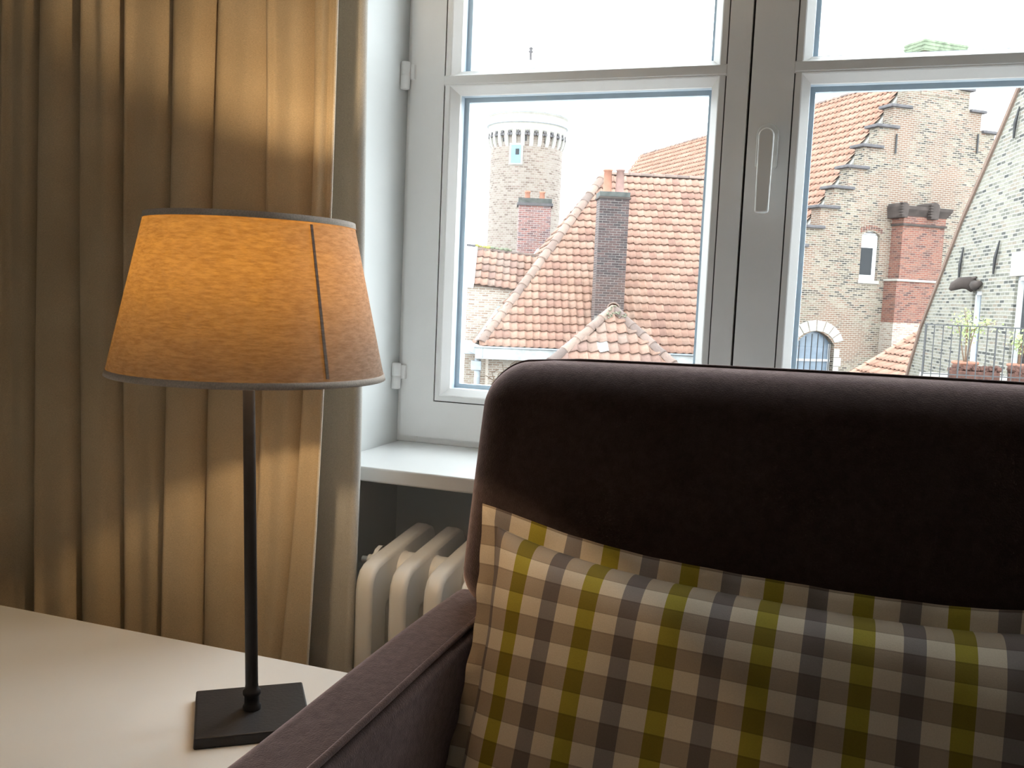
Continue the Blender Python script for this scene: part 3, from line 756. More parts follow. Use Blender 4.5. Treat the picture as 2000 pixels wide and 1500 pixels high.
def ridge_shape(l, r0, r1, n=8, lip=True):
    vs = []; rings = [(0, r0*1.0), (l*0.12, r0), (l*0.13, r0*0.94), (l*1.06, r1)]
    for y, r in rings:
        vs += [(r*math.cos(math.pi*k/n), y, r*math.sin(math.pi*k/n)*0.95-0.02) for k in range(n+1)]
    vs += [(r0*0.8*math.cos(math.pi*k/n), 0.002, r0*0.8*math.sin(math.pi*k/n)*0.95-0.02) for k in range(n+1)]
    fs = [(a*(n+1)+k, (a+1)*(n+1)+k, (a+1)*(n+1)+k+1, a*(n+1)+k+1) for a in range(3) for k in range(n)]
    fs += [(4*(n+1)+k, k, k+1, 4*(n+1)+k+1) for k in range(n)]
    return vs, fs
def ridge(parent, name, A, B, up, m, l=0.36, r=0.11):
    """half round tiles laid from A up to B"""
    A, B = np.asarray(A, float), np.asarray(B, float); L = np.linalg.norm(B-A); k = max(1, round(L/l)); l = L/k
    ey = (B-A)/L; ez = unit(up-ey*np.dot(up, ey)); ex = np.cross(ey, ez)
    vs, fs = ridge_shape(l, r, r*0.88); me = MB().add(vs, fs).mesh(name, True, True, False); me.materials.append(m)
    for i in range(k):
        o = bpy.data.objects.new(name, me); COL.objects.link(o); o.parent = parent
        if parent.type == 'EMPTY': o.matrix_parent_inverse = Matrix.Translation(-parent.location)
        j = random.gauss(0, 0.02); o.matrix_basis = mat4(A+ey*l*i+ez*random.uniform(0, 0.012), unit(ex+ey*j), unit(ey-ex*j), ez)

# ---- hipped house in the middle
U, W = az(23)
P0 = at(936, 672, 25.0)
sol = np.linalg.solve(np.array([U, W+UP*math.tan(math.radians(50)), -ray(1183, 341)]).T, -P0)
HA, HS = sol[0], sol[1]; HH = HS*math.tan(math.radians(50)); EL = 7.75
house = thing('hipped_house', 'old house with a steep hipped roof of orange clay pantiles', 'house', P0+V(2, 1, 0)*0+UP*(ZG-P0[2]))
apex = P0+U*HA+W*HS+UP*HH
c00, c10, c11, c01 = P0, P0+U*EL, P0+U*EL+W*2*HS, P0+W*2*HS
ap2 = P0+U*EL+W*HS+UP*HH
rf = MB().add([c00, c10, c11, c01, apex, ap2], [(0, 1, 5, 4), (1, 2, 5), (2, 3, 4, 5), (3, 0, 4), (0, 3, 2, 1)]).build('roof', M['deck'], house)
es = unit(W*HS+UP*HH); SL = math.hypot(HS, HH)
tiles(rf, P0-es*0.10, U, es, [(0, 0), (EL, 0), (EL, SL+0.1), (HA, SL+0.1)], 0.208, SL/24, M['tile'], M['tile_mass'], 300,
      vis=lambda P: seen(P) and not (1158 < proj(P)[0] < 1228) and not (proj(P)[1] > 610 and abs(proj(P)[0]-1198) < (proj(P)[1]-600)*1.05) and proj(P)[1] < 690)
esl = unit(U*HA+UP*HH); SLl = math.hypot(HA, HH)
tiles(rf, c01-esl*0.1, -W, esl, [(0, 0), (2*HS, 0), (HS, SLl+0.1)], 0.208, 0.288, M['tile'], M['tile_mass'], 0)
ridge(rf, 'hip_tile', P0+UP*0.02+U*0.05+W*0.05, apex+UP*0.05, UP, M['tile_hip'], 0.40, 0.16)
ridge(rf, 'hip_tile', c01, apex+UP*0.03, UP, M['tile_hip'], 0.40, 0.10)
ridge(rf, 'ridge_tile', apex+UP*0.02, ap2+UP*0.02, UP, M['tile_hip'], 0.38, 0.11)
wl = MB(); wi = 0.28
q = [P0+U*wi+W*wi, P0+U*(EL-0.1)+W*wi, P0+U*(EL-0.1)+W*(2*HS-wi), P0+U*wi+W*(2*HS-wi)]
wl.prism([p+UP*(ZG-P0[2]) for p in q], UP*(P0[2]-ZG-0.05)); wl.build('brick_wall', M['brick_house'], house)
# box gutter along the eaves, with hopper and downpipe
MB().fbox(P0, U, W, UP, (-0.10, -0.12, -0.40), (EL+0.05, 0.20, -0.06)).build('gutter', M['zinc_pale'], house, bevel=0.02)
MB().fbox(P0, U, W, UP, (-0.14, -0.16, -0.09), (EL+0.05, 0.10, -0.045)).build('gutter_lip', M['zinc'], house, bevel=0.01)
MB().fbox(P0, U, W, UP, (-0.42, -0.02, -0.28), (-0.10, 2*HS, -0.03)).build('gutter', M['zinc'], house, bevel=0.02)
MB().prism([P0+U*(-0.46)+W*(-0.02)+UP*0.10, P0+U*(0.10)+W*(-0.14)+UP*(-0.05), P0+U*(0.10)+W*(-0.14)+UP*(-0.36), P0+U*(-0.30)+W*(-0.02)+UP*(-0.20)], W*0.22).build('gutter_corner', M['zinc'], house, bevel=0.01)
MB().fbox(P0, U, W, UP, (-0.20, -0.02, -0.72), (0.08, 0.22, -0.46)).build('hopper', M['zinc'], house, bevel=0.02)
MB().tube([P0+U*(-0.02)+W*0.1+UP*z for z in (-0.40, -0.9, -3.0, ZG-P0[2])], 0.085, 10).build('downpipe', M['zinc'], house, smooth=True)
# flashing strip where the side roof meets
MB().prism([P0+U*(-0.12)+W*0.3+UP*0.08, P0+U*0.02+W*0.3+UP*0.10, apex*0.55+c01*0.45+UP*0.05, apex*0.55+c01*0.45+UP*0.05-U*0.12], UP*0.02).build('flashing', M['zinc'], house)

# ---- dark chimney standing on the eaves
cx0 = onplane(1166, 500, P0+W*0.05, W); cx1 = onplane(1224, 500, P0+W*0.05, W)
ctop = onplane(1195, 388, P0+W*0.05, W)[2]; cbase = onplane(1195, 690, P0+W*0.05, W)[2]
cL = np.dot(cx0-P0, U); cR = np.dot(cx1-P0, U); CWI = cR-cL
chO = P0+U*cL+W*0.05; chO[2] = 0
ch = thing('dark_chimney', 'tall dark brown brick chimney with two clay pots on the hipped roof', 'chimney', chO+UP*cbase)
MB().fbox(chO, U, W, UP, (0.012, 0.012, cbase-0.6), (CWI-0.012, 0.62, ctop)).build('shaft', M['brick_darkwall'], ch)
MB().fbox(chO, U, W, UP, (0.004, 0.006, cbase-0.6), (CWI-0.004, 0.014, ctop)).build('mortar_bed', M['mortar'], ch)
bme = MB().box((0, 0, 0), (1, 1, 1)).mesh('brick', False, True, False); bme.materials.append(M['brick_dark'])
bh = 0.066; zlow = onplane(1195, 622, chO, W)[2]; k = 0; z = ctop-bh
def brick(O, ex, ey, x0, x1, z, h, dep, par, jy):
    o = bpy.data.objects.new('brick', bme); COL.objects.link(o); o.parent = par; o.matrix_parent_inverse = Matrix.Translation(-par.location)
    o.matrix_basis = mat4(O+ex*x0+UP*z+ey*jy, ex*(x1-x0), ey*dep, UP*h)
while z > zlow:
    n_ = 4; bw = CWI/n_; off = 0 if k % 2 == 0 else bw/2
    xs = [0]+[off+i*bw for i in range(n_+1) if 0.01 < off+i*bw < CWI-0.01]+[CWI]
    for a, b in zip(xs[:-1], xs[1:]):
        brick(chO, U, W, a+0.008, b-0.008, z+0.007, bh-0.015, 0.1, ch, random.uniform(-0.006, 0.004))
    z -= bh; k += 1
MB().fbox(chO, U, W, UP, (-0.035, -0.035, ctop), (CWI+0.035, 0.66, ctop+0.055)).build('band', M['soot'], ch, bevel=0.01)
MB().fbox(chO, U, W, UP, (-0.010, -0.010, ctop+0.055), (CWI+0.010, 0.64, ctop+0.19)).build('cap', M['sootgreen'], ch, bevel=0.015)
for px, mm in ((1186, 'terracotta'), (1210, 'terracotta_grey')):
    pc = onplane(px, 372, chO+W*0.3, W); zt = onplane(px, 331, chO+W*0.3, W)[2]; hh = zt-(ctop+0.17)
    p = MB().lathe([(0.135, 0), (0.118, 0.06), (0.104, hh-0.05), (0.128, hh-0.045), (0.128, hh), (0.095, hh), (0.09, 0.2)], V(pc[0], pc[1], ctop+0.17), 20).build('chimney_pot', M[mm], ch, smooth=True)

# ---- small hip end roof in front
PA = at(1198, 607, 19.0)
es2 = unit(W*1.0+UP*1.0); nn2 = unit(np.cross(U, es2))
def onB(x, y): return onplane(x, y, PA, nn2)
Lb = PA+(onB(1085, 703)-PA)*2.6; Rb = PA+(onB(1310, 711)-PA)*2.6
front = thing('lower_hip_roof', 'lower hip roof end with mossy grey hip tiles in front of the dark chimney', 'roof', PA+UP*(-3))
RL = 4.2; bd_ = ray(1203, 607); bk_ = (unit(V(bd_[0], bd_[1], 0))-UP*0.02)*RL
deck = MB().add([PA, Lb, Rb, PA+bk_, Lb+bk_*1.3, Rb+bk_*1.3], [(0, 1, 2), (0, 3, 4, 1), (0, 2, 5, 3), (3, 5, 4), (1, 4, 5, 2)]).build('roof', M['deck'], front)
s0 = min(np.dot(Lb-PA, es2), np.dot(Rb-PA, es2))
poly = [(np.dot(p-PA, U), np.dot(p-PA, es2)-s0) for p in (PA, Lb, Rb)]
wB, cB = 0.205, 0.272
cell = lambda x, y: (math.floor(np.dot(onB(x, y)-PA, U)/wB), math.floor((np.dot(onB(x, y)-PA, es2)-s0)/cB))
sp = {cell(1168, 688): M['slate'], cell(1186, 689): M['broken']}
tiles(deck, PA+es2*s0, U, es2, poly, wB, cB, M['tile_old'], M['tile_mass'], 90, 0.04, special=sp)
ridge(deck, 'hip_tile', Lb+UP*0.03, PA+UP*0.03, UP, M['tile_hip'], 0.42, 0.125)
ridge(deck, 'hip_tile', Rb+UP*0.03, PA+UP*0.03, UP, M['tile_hip'], 0.30, 0.125)
ridge(deck, 'ridge_tile', PA+UP*0.06, PA+bk_+UP*0.06, UP, M['tile_hip'], 0.4, 0.14)
mo = MB()
for k in range(60):
    a = random.uniform(-1, 1); p = PA+U*0.22*a-es2*abs(a)*0.18+es2*random.uniform(-0.22, 0.02)+nn2*random.uniform(0.05, 0.16)*(-1 if nn2[2] < 0 else 1)
    r = random.uniform(0.012, 0.03); mo.lathe([(0, -r*.5), (r*.9, -r*.2), (r, 0.1*r), (r*.6, r*.5), (0, r*.6)], p, 8)
mo.build('moss', M['moss_green'], deck, smooth=True)['kind'] = 'stuff'
wb = MB(); ins = [Lb+(PA-Lb)*0.06, Rb+(PA-Rb)*0.06, Rb+bk_*1.2, Lb+bk_*1.2]; zmin = min(p[2] for p in ins)
wb.prism([V(p[0], p[1], ZG) for p in ins], UP*(zmin-ZG-0.05)); wb.build('brick_wall', M['brick_house'], front)

# ---- low tiled extension beside the hipped house
EX = thing('low_extension', 'low brick extension with a mossy pantile roof and white verge', 'extension', at(960, 560, 27.0)+UP*(ZG-at(960, 560, 27.0)[2]))
U2 = unit(U+UP*-0.085); Q0 = at(917, 556, 27.0); es3 = unit(W+UP*0.95)
es3 = unit(es3-U2*np.dot(U2, es3)); hgt = 1.62; wid = 2.6
r3 = MB().prism([Q0, Q0+U2*wid, Q0+U2*wid+es3*hgt, Q0+es3*hgt], W*0.05).build('roof', M['deck'], EX)
tiles(r3, Q0+U2*0.10, U2, es3, [(0, 0), (wid-0.1, 0), (wid-0.1, hgt), (0, hgt)], 0.21, hgt/5.2, M['tile_old'], M['tile_mass'], 60)
nn3 = unit(np.cross(U2, es3))
MB().fbox(Q0, U2, es3, nn3, (-0.20, -0.02, -0.12), (0.13, hgt+0.05, 0.10)).build('verge', M['white_ext'], EX, bevel=0.02)
ridge(r3, 'ridge_tile', Q0+es3*(hgt+0.03)+U2*0.1, Q0+es3*(hgt+0.03)+U2*wid, UP, M['tile_hip'], 0.4, 0.09)
MB().fbox(Q0, U2, W, UP, (-0.06, 0.10, -9), (wid, 0.5, 0.06)).build('brick_wall', M['brick_house'], EX)
for k in range(9):
    p = Q0+es3*(hgt+0.02)+U2*(0.05+0.13*k+random.uniform(0, 0.05))+UP*0.08; r = random.uniform(0.05, 0.10)
    MB().lathe([(0, -r*.6), (r*.8, -r*.4), (r, 0), (r*.7, r*.5), (0, r*.7)], p, 10).build('moss_cushion', M['moss'] if k < 4 else M['moss_green'], EX, smooth=True)
MB().fbox(Q0+es3*hgt, U2, W, UP, (-0.26, -0.1, 0.05), (0.06, 0.3, 0.12)).build('ridge_end_slab', M['cap'], EX)

# ---- plum brick chimney behind
Cc = at(1042, 470, 36.0); U3, W3 = az(20)
pc_ = thing('plum_chimney', 'plum red brick chimney with a dark cap standing before the round tower', 'chimney', Cc+UP*-3)
hw = 0.63; zt = at(1042, 402, 36)[2]
MB().fbox(V(Cc[0], Cc[1], 0), U3, W3, UP, (-hw, 0, Cc[2]-4), (hw, 1.0, zt)).build('shaft', M['brick_plum'], pc_)
MB().fbox(V(Cc[0], Cc[1], 0), U3, W3, UP, (-hw-0.07, -0.07, zt), (hw+0.07, 1.07, zt+0.10)).build('band', M['cap'], pc_)
MB().fbox(V(Cc[0], Cc[1], 0), U3, W3, UP, (-hw-0.02, -0.02, zt+0.10), (hw+0.02, 1.02, zt+0.28)).build('cap', M['sootgreen'], pc_)
for dx in (-0.3, 0.28):
    MB().lathe([(0.12, 0), (0.10, 0.26), (0.12, 0.28), (0.12, 0.34), (0.08, 0.34)], V(Cc[0], Cc[1], 0)+U3*dx+W3*0.5+UP*(zt+0.26), 12).build('chimney_pot', M['terracotta'], pc_, smooth=True)

# ---- round tower
TD = 60.0
TC = at(1024, 400, TD+2.4); TCx, TCy = TC[0], TC[1]
def tz(y, d=TD): return at(1027, y, d)[2]
tw = thing('round_tower', 'pale round brick tower with a corbelled stone parapet and a spire', 'tower', (TCx, TCy, ZG))
TR = 2.42; PR = 2.70
z_c0, z_c1, z_p1 = tz(287), tz(253), tz(222)
zo = TCx*0
def lathe_t(name, prof, m, seg=64, smooth=True):
    o = MB().lathe(prof, V(TCx, TCy, 0), seg).build(name, m, tw, smooth=smooth); return o
sh_ = lathe_t('shaft', [(TR, ZG), (TR, z_c1)], M['brick_tower'])
uvl = sh_.data.uv_layers[0].data
for p in sh_.data.polygons:
    k = p.index
    for li, (a, b) in zip(p.loop_indices, [(None, None)]*len(p.loop_indices)):
        c = sh_.data.vertices[sh_.data.loops[li].vertex_index].co; an = math.atan2(c.y-TCy, c.x-TCx)
        pa = math.atan2(p.center.y-TCy, p.center.x-TCx)
        if an-pa > 3: an -= 2*math.pi
        if pa-an > 3: an += 2*math.pi
        uvl[li].uv = (an*TR, c.z)
lathe_t('parapet', [(TR, z_c1-0.25), (PR-0.12, z_c1-0.1), (PR-0.05, z_c1), (PR-0.05, z_c1+0.1), (PR-0.10, z_c1+0.12), (PR-0.10, tz(241)-0.05), (PR, tz(241)), (PR, tz(239)), (PR-0.10, tz(238)), (PR-0.10, z_p1-0.1), (PR, z_p1-0.06), (PR, z_p1), (PR-0.35, z_p1), (PR-0.35, z_p1-0.5), (0, z_p1-0.5)], M['stone_white'])
lathe_t('moulding', [(PR-0.08, tz(242)), (PR+0.03, tz(241.5)), (PR+0.03, tz(240)), (PR-0.08, tz(239.5))], M['zinc'])
lathe_t('moulding', [(PR-0.08, z_p1-0.04), (PR+0.03, z_p1-0.02), (PR+0.03, z_p1+0.03), (PR-0.3, z_p1+0.03)], M['zinc'])
toward = math.atan2(-TCy, -TCx)
for k in range(28):
    a = toward+(k-14+0.5)*2*math.pi/28
    er = V(math.cos(a), math.sin(a), 0); et = V(-math.sin(a), math.cos(a), 0); B0 = V(TCx, TCy, 0)
    cb = MB().prism([B0+er*(TR-0.02)+UP*z_c0-et*0.13, B0+er*(TR+0.12)+UP*(z_c0+0.25)-et*0.13, B0+er*(PR-0.10)+UP*(z_c0+0.55)-et*0.13, B0+er*(PR-0.10)+UP*z_c1-et*0.13, B0+er*(TR-0.02)+UP*z_c1-et*0.13], et*0.26)
    cb.build('corbel', M['stone_white'], tw, bevel=0.02)
    a2 = a+math.pi/28; er = V(math.cos(a2), math.sin(a2), 0); et = V(-math.sin(a2), math.cos(a2), 0)
    tr = MB(); zc = z_c1-0.34
    for dx, dz, r in ((0, 0.14, 0.075), (-0.095, -0.02, 0.085), (0.095, -0.02, 0.085)):
        tr.lathe([(0.0, 0.0), (r, 0.0), (r, 0.16), (0, 0.16)], B0+er*(TR+0.05)+et*dx+UP*(zc+dz), 12, er)
    tr.build('trefoil_opening', M['cap'], tw)
def tower_window(x, y0, y1, wpx, m, frame=True):
    c = at(x, (y0+y1)/2, TD); ang = math.atan2(c[1]-TCy, c[0]-TCx)
    # nearest side hit of the shaft
    d = unit(ray(x, (y0+y1)/2)[:2]); oc = -V(TCx, TCy, 0)[:2]; b = np.dot(d, oc); t = -b-math.sqrt(max(0, b*b-(np.dot(oc, oc)-TR*TR)))
    h = d*t; er = unit(V(h[0]-TCx, h[1]-TCy, 0)); et = np.cross(UP, er); dist = math.hypot(*h)
    z0, z1 = tz(y1), tz(y0); wv = wpx/FPX*TD/2; O = V(h[0], h[1], 0)
    return O, er, et, z0, z1, wv
O, er, et, z0, z1, wv = tower_window(1008, 285, 320, 20, None)
wf = MB().fbox(O, et, er, UP, (-wv-0.12, -0.25, z0-0.1), (wv+0.12, 0.05, z1+0.12)).build('window_surround', M['stone'], tw)
MB().fbox(O, et, er, UP, (-wv, -0.1, z0), (wv, 0.07, z1)).build('shutter', M['blue_ext'], wf)
MB().fbox(O, et, er, UP, (-0.02, 0.06, z1-0.62), (0.22, 0.09, z1-0.25)).build('shutter_mark', M['darkpane'], wf)
for x, y0, y1, wd in ((1025.5, 267, 277, 7), (985, 270, 277, 6), (1066, 270, 280, 5)):
    O, er, et, z0, z1, wv = tower_window(x, y0, y1, wd, None)
    MB().fbox(O, et, er, UP, (-wv, -0.3, z0), (wv, 0.02, z1)).build('slit', M['darkpane'], tw)
# upper drum, spire and finial
zd = tz(190); za = tz(104)
lathe_t('upper_drum', [(1.75, z_p1-0.5), (1.72, tz(205)), (1.42, tz(186)), (1.42, tz(170)), (1.5, tz(168))], M['stone_white'])
lathe_t('spire', [(1.62, tz(170)), (1.1, tz(152)), (0.55, tz(132)), (0.18, tz(112)), (0.06, za)], M['stone'])
lathe_t('finial', [(0.09, za-0.1), (0.08, tz(92)), (0.17, tz(89)), (0.08, tz(86)), (0.15, tz(82)), (0.0, tz(79))], M['cap'], 10)
for x, wd in ((1011, 17), (1071, 6)):
    d = unit(ray(x, 180)[:2]); oc = -V(TCx, TCy, 0)[:2]; b = np.dot(d, oc); dd = b*b-(np.dot(oc, oc)-1.42*1.42); t = -b-math.sqrt(max(0, dd)); h = d*t
    er = unit(V(h[0]-TCx, h[1]-TCy, 0)); et = np.cross(UP, er); wv = wd/FPX*TD/2 if wd > 10 else 0.45
    MB().fbox(V(h[0], h[1], 0), et, er, UP, (-wv, -0.2, tz(187)), (wv, 0.05, tz(171))).build('drum_window', M['blue_ext'], tw)

# ---- stepped gable house
G, GR = az(38)                       # along the gable, along the ridge (away)
GP = at(1825, 400, 30.0)
def ong(x, y, off=0.0): return onplane(x, y, GP+GR*off, GR)
def gl(x, y, off=0.0):
    p = ong(x, y, off); return np.dot(p-GP, G), p[2]
gab = thing('stepped_gable_house', 'old brick house with a stepped gable and long orange tiled roof', 'house', GP+UP*(ZG-GP[2]))
lsteps = [(1555, 1577, 480), (1569, 1609, 443), (1598, 1639, 404), (1625, 1667, 366), (1654, 1696, 326), (1684, 1724, 285), (1713, 1755, 246), (1741, 1780, 207), (1769, 1807, 166)]
rsteps = [(1873, 1901, 175), (1894, 1923, 218), (1917, 1948, 259), (1940, 1972, 301), (1963, 1996, 343)]
xs0 = gl(1400, 700)[0]; out = [(xs0, ZG)]
lx_ = [gl(a+5, y)[0] for a, b, y in lsteps]; lz_ = [gl(a+5, y)[1] for a, b, y in lsteps]
# steps continue below, hidden by the window post
dx_, dz_ = lx_[2]-lx_[1], lz_[2]-lz_[1]
for k in range(5, 0, -1):
    out += [(lx_[0]-dx_*k, lz_[0]-dz_*(k+1)), (lx_[0]-dx_*k, lz_[0]-dz_*k)] if k < 5 else [(lx_[0]-dx_*k, ZG), (lx_[0]-dx_*k, lz_[0]-dz_*k)]
out = out[1:]
pz = lz_[0]-dz_
for x, z in zip(lx_, lz_): out += [(x, pz), (x, z)]; pz = z
rx_ = [gl(b-5, y)[0] for a, b, y in rsteps]; rz_ = [gl(b-5, y)[1] for a, b, y in rsteps]
topz = pz
out += [(gl(1876, 160)[0], topz), (gl(1876, 160)[0], rz_[0])]
for i, (x, z) in enumerate(zip(rx_, rz_)):
    out += [(x, z), (x, rz_[i+1] if i+1 < len(rz_) else ZG)]
def arch(x0, x1, z0, z1, rise, n=10):
    return [(x0, z0), (x1, z0), (x1, z1-rise)]+[(x0+(x1-x0)*(1-i/n), z1-rise+rise*math.sin(math.pi*i/n)**0.8) for i in range(1, n)]+[(x0, z1-rise)]
w1x0, w1z0 = gl(1677, 547); w1x1, w1z1 = gl(1720, 453)
w2x0, w2z0 = gl(1546, 790); w2x1, w2z1 = gl(1631, 648)
h1 = arch(w1x0, w1x1, w1z0, w1z1, 0.14); h2 = arch(w2x0, w2x1, w2z0, w2z1, 0.42)
GT = 0.45
O_ = V(GP[0], GP[1], 0)+GR*GT/2
plate(out, [h1, h2], GT, O_, G, UP).build('gable_wall', M['brick_gable'], gab)
def gbox(name, m, a, b, par=None, bevel=0.0):
    return MB().fbox(V(GP[0], GP[1], 0), G, GR, UP, a, b).build(name, m, par or gab, bevel=bevel)
for a, b, y in lsteps:
    x0, z = gl(a, y); x1, _ = gl(b, y)
    gbox('cap_stone', M['cap'], (x0-0.05, -0.10, z-0.02), (x1, GT+0.10, z+0.075), bevel=0.02)
for a, b, y in rsteps[:3]:
    x0, z = gl(a, y); x1, _ = gl(b, y)
    gbox('cap_stone', M['cap'], (x0, -0.10, z-0.02), (x1+0.03, GT+0.10, z+0.075), bevel=0.02)
# chimney at the gable top
gx0, gz1 = gl(1804, 76); gx1, gz0 = gl(1879, 176)
gbox('chimney_shaft', M['brick_gable'], (gx0+0.06, -0.02, gz0-0.3), (gx1-0.06, 0.72, gz1-0.36))
gbox('chimney_cap', M['mossbrick'], (gx0-0.02, -0.08, gz1-0.36), (gx1+0.03, 0.82, gz1), bevel=0.02)
for k in range(3): gbox('chimney_course', M['mossbrick'], (gx0-0.035, -0.095, gz1-0.09-0.11*k), (gx1+0.045, 0.835, gz1-0.03-0.11*k), bevel=0.01)
# white window with a louvred top
wd = gbox('white_window', M['white_ext'], (w1x0, 0.12, w1z0), (w1x1, 0.20, w1z1-0.10))
zm = gl(1700, 484)[1]; zl = gl(1700, 472)[1]; zb_ = gl(1700, 537)[1]; wq = w1x1-w1x0
gbox('pane', M['darkpane'], (w1x0+0.035, 0.095, zb_), (w1x1-0.17, 0.125, zm), wd)
for k in range(5): gbox('louvre', M['white_ext'], (w1x0+0.03, 0.09, zl+0.05+k*0.062), (w1x1-0.06, 0.13, zl+0.09+k*0.062), wd)
gbox('window_ledge', M['stone'], (w1x0-0.04, -0.04, w1z0-0.10), (w1x1+0.06, 0.2, w1z0), gab, 0.01)
for i in range(9):
    t = i/8; x = w1x0-0.03+(wq+0.06)*t; zz = w1z1-0.11+0.15*math.sin(math.pi*(0.12+0.76*t))
    gbox('arch_brick', M['brick_red'], (x-0.035, -0.012, zz), (x+0.03, 0.1, zz+0.15))
# arched barred window with a pale stone surround
ww = w2x1-w2x0
wd = gbox('arched_window', M['bluepane'], (w2x0, 0.20, w2z0), (w2x1, 0.26, w2z1))
zr = gl(1590, 704)[1]
gbox('transom', M['white_ext'], (w2x0, 0.15, zr-0.035), (w2x1, 0.21, zr+0.035), wd)
for x in (w2x0+0.04, w2x1-0.05): gbox('jamb', M['white_ext'], (x-0.03, 0.15, w2z0), (x+0.03, 0.21, w2z1-0.4), wd)
for i in range(6): 
    x = w2x0+ww*(i+0.75)/6.3
    MB().tube([V(GP[0], GP[1], 0)+G*x+GR*0.06+UP*z for z in (w2z0, w2z1-0.08-0.35*abs((i-2.5)/3)**2)], 0.018, 6).build('window_bar', M['black'], wd)
NV = 8
for i in range(NV):
    t0, t1 = i/NV, (i+1)/NV
    def apt(t, r): 
        a = math.pi*(0.93-0.86*t); return ((w2x0+w2x1)/2+math.cos(a)*(ww/2+r), w2z1-0.47+math.sin(a)*(0.46+r))
    q4 = [apt(t0+0.006, 0.02), apt(t1-0.006, 0.02), apt(t1-0.006, 0.36), apt(t0+0.006, 0.36)]
    MB().prism([V(GP[0], GP[1], 0)+G*x+UP*z-GR*0.02 for x, z in q4], GR*0.2).build('voussoir', M['stone_white'], gab, bevel=0.01)
for side, x in ((-1, w2x0), (1, w2x1)):
    z = w2z1-0.55; k = 0
    while z > w2z0:
        ww_ = 0.30 if k % 2 else 0.22
        gbox('jamb_stone', M['stone_white'], (min(x, x+side*ww_)+0.005, -0.02, z-0.27), (max(x, x+side*ww_)-0.005, 0.18, z), gab, 0.01); z -= 0.28; k += 1
# iron anchors and pipe
for x, ya, yb in ((1752, 262, 300), (1911, 262, 300)):
    p = ong(x, ya, -0.04); q = ong(x-3, yb, -0.04); MB().tube([p, q], 0.03, 6).build('wall_anchor', M['black'], gab)
# long roof behind the gable
ra = gl(1770, 190); rb = gl(1560, 490)
rdir = unit(V(ra[0]-rb[0], 0, ra[1]-rb[1])); apx = gl(1825, 118)
RA = GP+G*(apx[0])+UP*(apx[1]-GP[2]); slope = unit(-G*rdir[0]-UP*rdir[2])
RA = GP+G*ra[0]+UP*(ra[1]-GP[2])-slope*0.9+GR*GT
RLEN, RS = 19.2, 9.5
BLo = RA+slope*RS
rslope2 = unit(G*rdir[0]-UP*rdir[2])
dk = MB().add([RA, RA+GR*RLEN, BLo+GR*RLEN, BLo, RA+rslope2*RS, RA+rslope2*RS+GR*RLEN], [(0, 1, 2, 3), (0, 4, 5, 1), (0, 3, 4), (1, 5, 2), (3, 2, 5, 4)]).build('roof', M['stone'], gab)
tiles(dk, BLo+GR*RLEN, -GR, -slope, [(0, 0), (RLEN, 0), (RLEN, RS), (0, RS)], 0.23, 0.29, M['tile_new'], M['tile_new_mass'], 0, 0.05)
ridge(dk, 'ridge_tile', RA+UP*0.03, RA+GR*RLEN+UP*0.03, UP, M['tile_hip'], 0.42, 0.12)
MB().prism([V(p[0], p[1], ZG) for p in (BLo-slope*0.4, BLo-slope*0.4+GR*RLEN, RA+rslope2*RS*0.9+GR*RLEN, RA+rslope2*RS*0.9)], UP*(BLo[2]-ZG)).build('side_wall', M['brick_gable'], gab)

# ---- red chimney breast in front of the gable
HO = V(GP[0], GP[1], 0)-GR*0.5
def hl(x, y):
    p = onplane(x, y, GP-GR*0.5, GR); return np.dot(p-GP, G), p[2]
rc = thing('red_chimney', 'red brick chimney stack with a sooty flared crown before the stepped gable', 'chimney', HO+UP*ZG)
def hbox(name, m, a, b, par=None, bevel=0.0): return MB().fbox(HO, G, GR, UP, a, b).build(name, m, par or rc, bevel=bevel)
x0, zs_ = hl(1755, 548); x1, _ = hl(1836, 548); xa, zt_ = hl(1764, 438); xb, _ = hl(1843, 438); zlow_ = hl(1790, 632)[1]
hbox('upper_shaft', M['brick_red'], (x0, 0, zs_), (x1, 0.9, zt_))
hbox('lower_shaft', M['brick_red'], (x0-0.14, -0.08, zlow_), (x1+0.05, 0.9, zs_))
hbox('base', M['brick_house'], (x0-0.16, -0.09, ZG), (x1+0.06, 0.9, zlow_), rc)
hbox('string_course', M['stone'], (x0-0.17, -0.13, zs_-0.02), (x1+0.09, 0.9, zs_+0.05), rc, 0.01)
hbox('moulding', M['soot'], (x0-0.05, -0.07, zt_-0.03), (x1+0.05, 0.9, zt_+0.04), rc, 0.01)
hbox('collar', M['brick_red'], (x0-0.01, -0.03, zt_+0.04), (x1+0.01, 0.9, zt_+0.26))
zc_ = hl(1800, 405)[1]
cr = MB(); c0 = zt_+0.26
cr.add([HO+G*x+GR*y+UP*z for z, e in ((c0, 0.0), (zc_-0.1, 0.12), (zc_, 0.13)) for x, y in ((x0-0.02-e, -0.03-e), (x1+0.02+e, -0.03-e), (x1+0.02+e, 0.9), (x0-0.02-e, 0.9))],
       [(3, 2, 1, 0), (8, 9, 10, 11)]+[(r*4+i, r*4+(i+1) % 4, (r+1)*4+(i+1) % 4, (r+1)*4+i) for r in range(2) for i in range(4)])
cr.build('crown', M['soot'], rc)
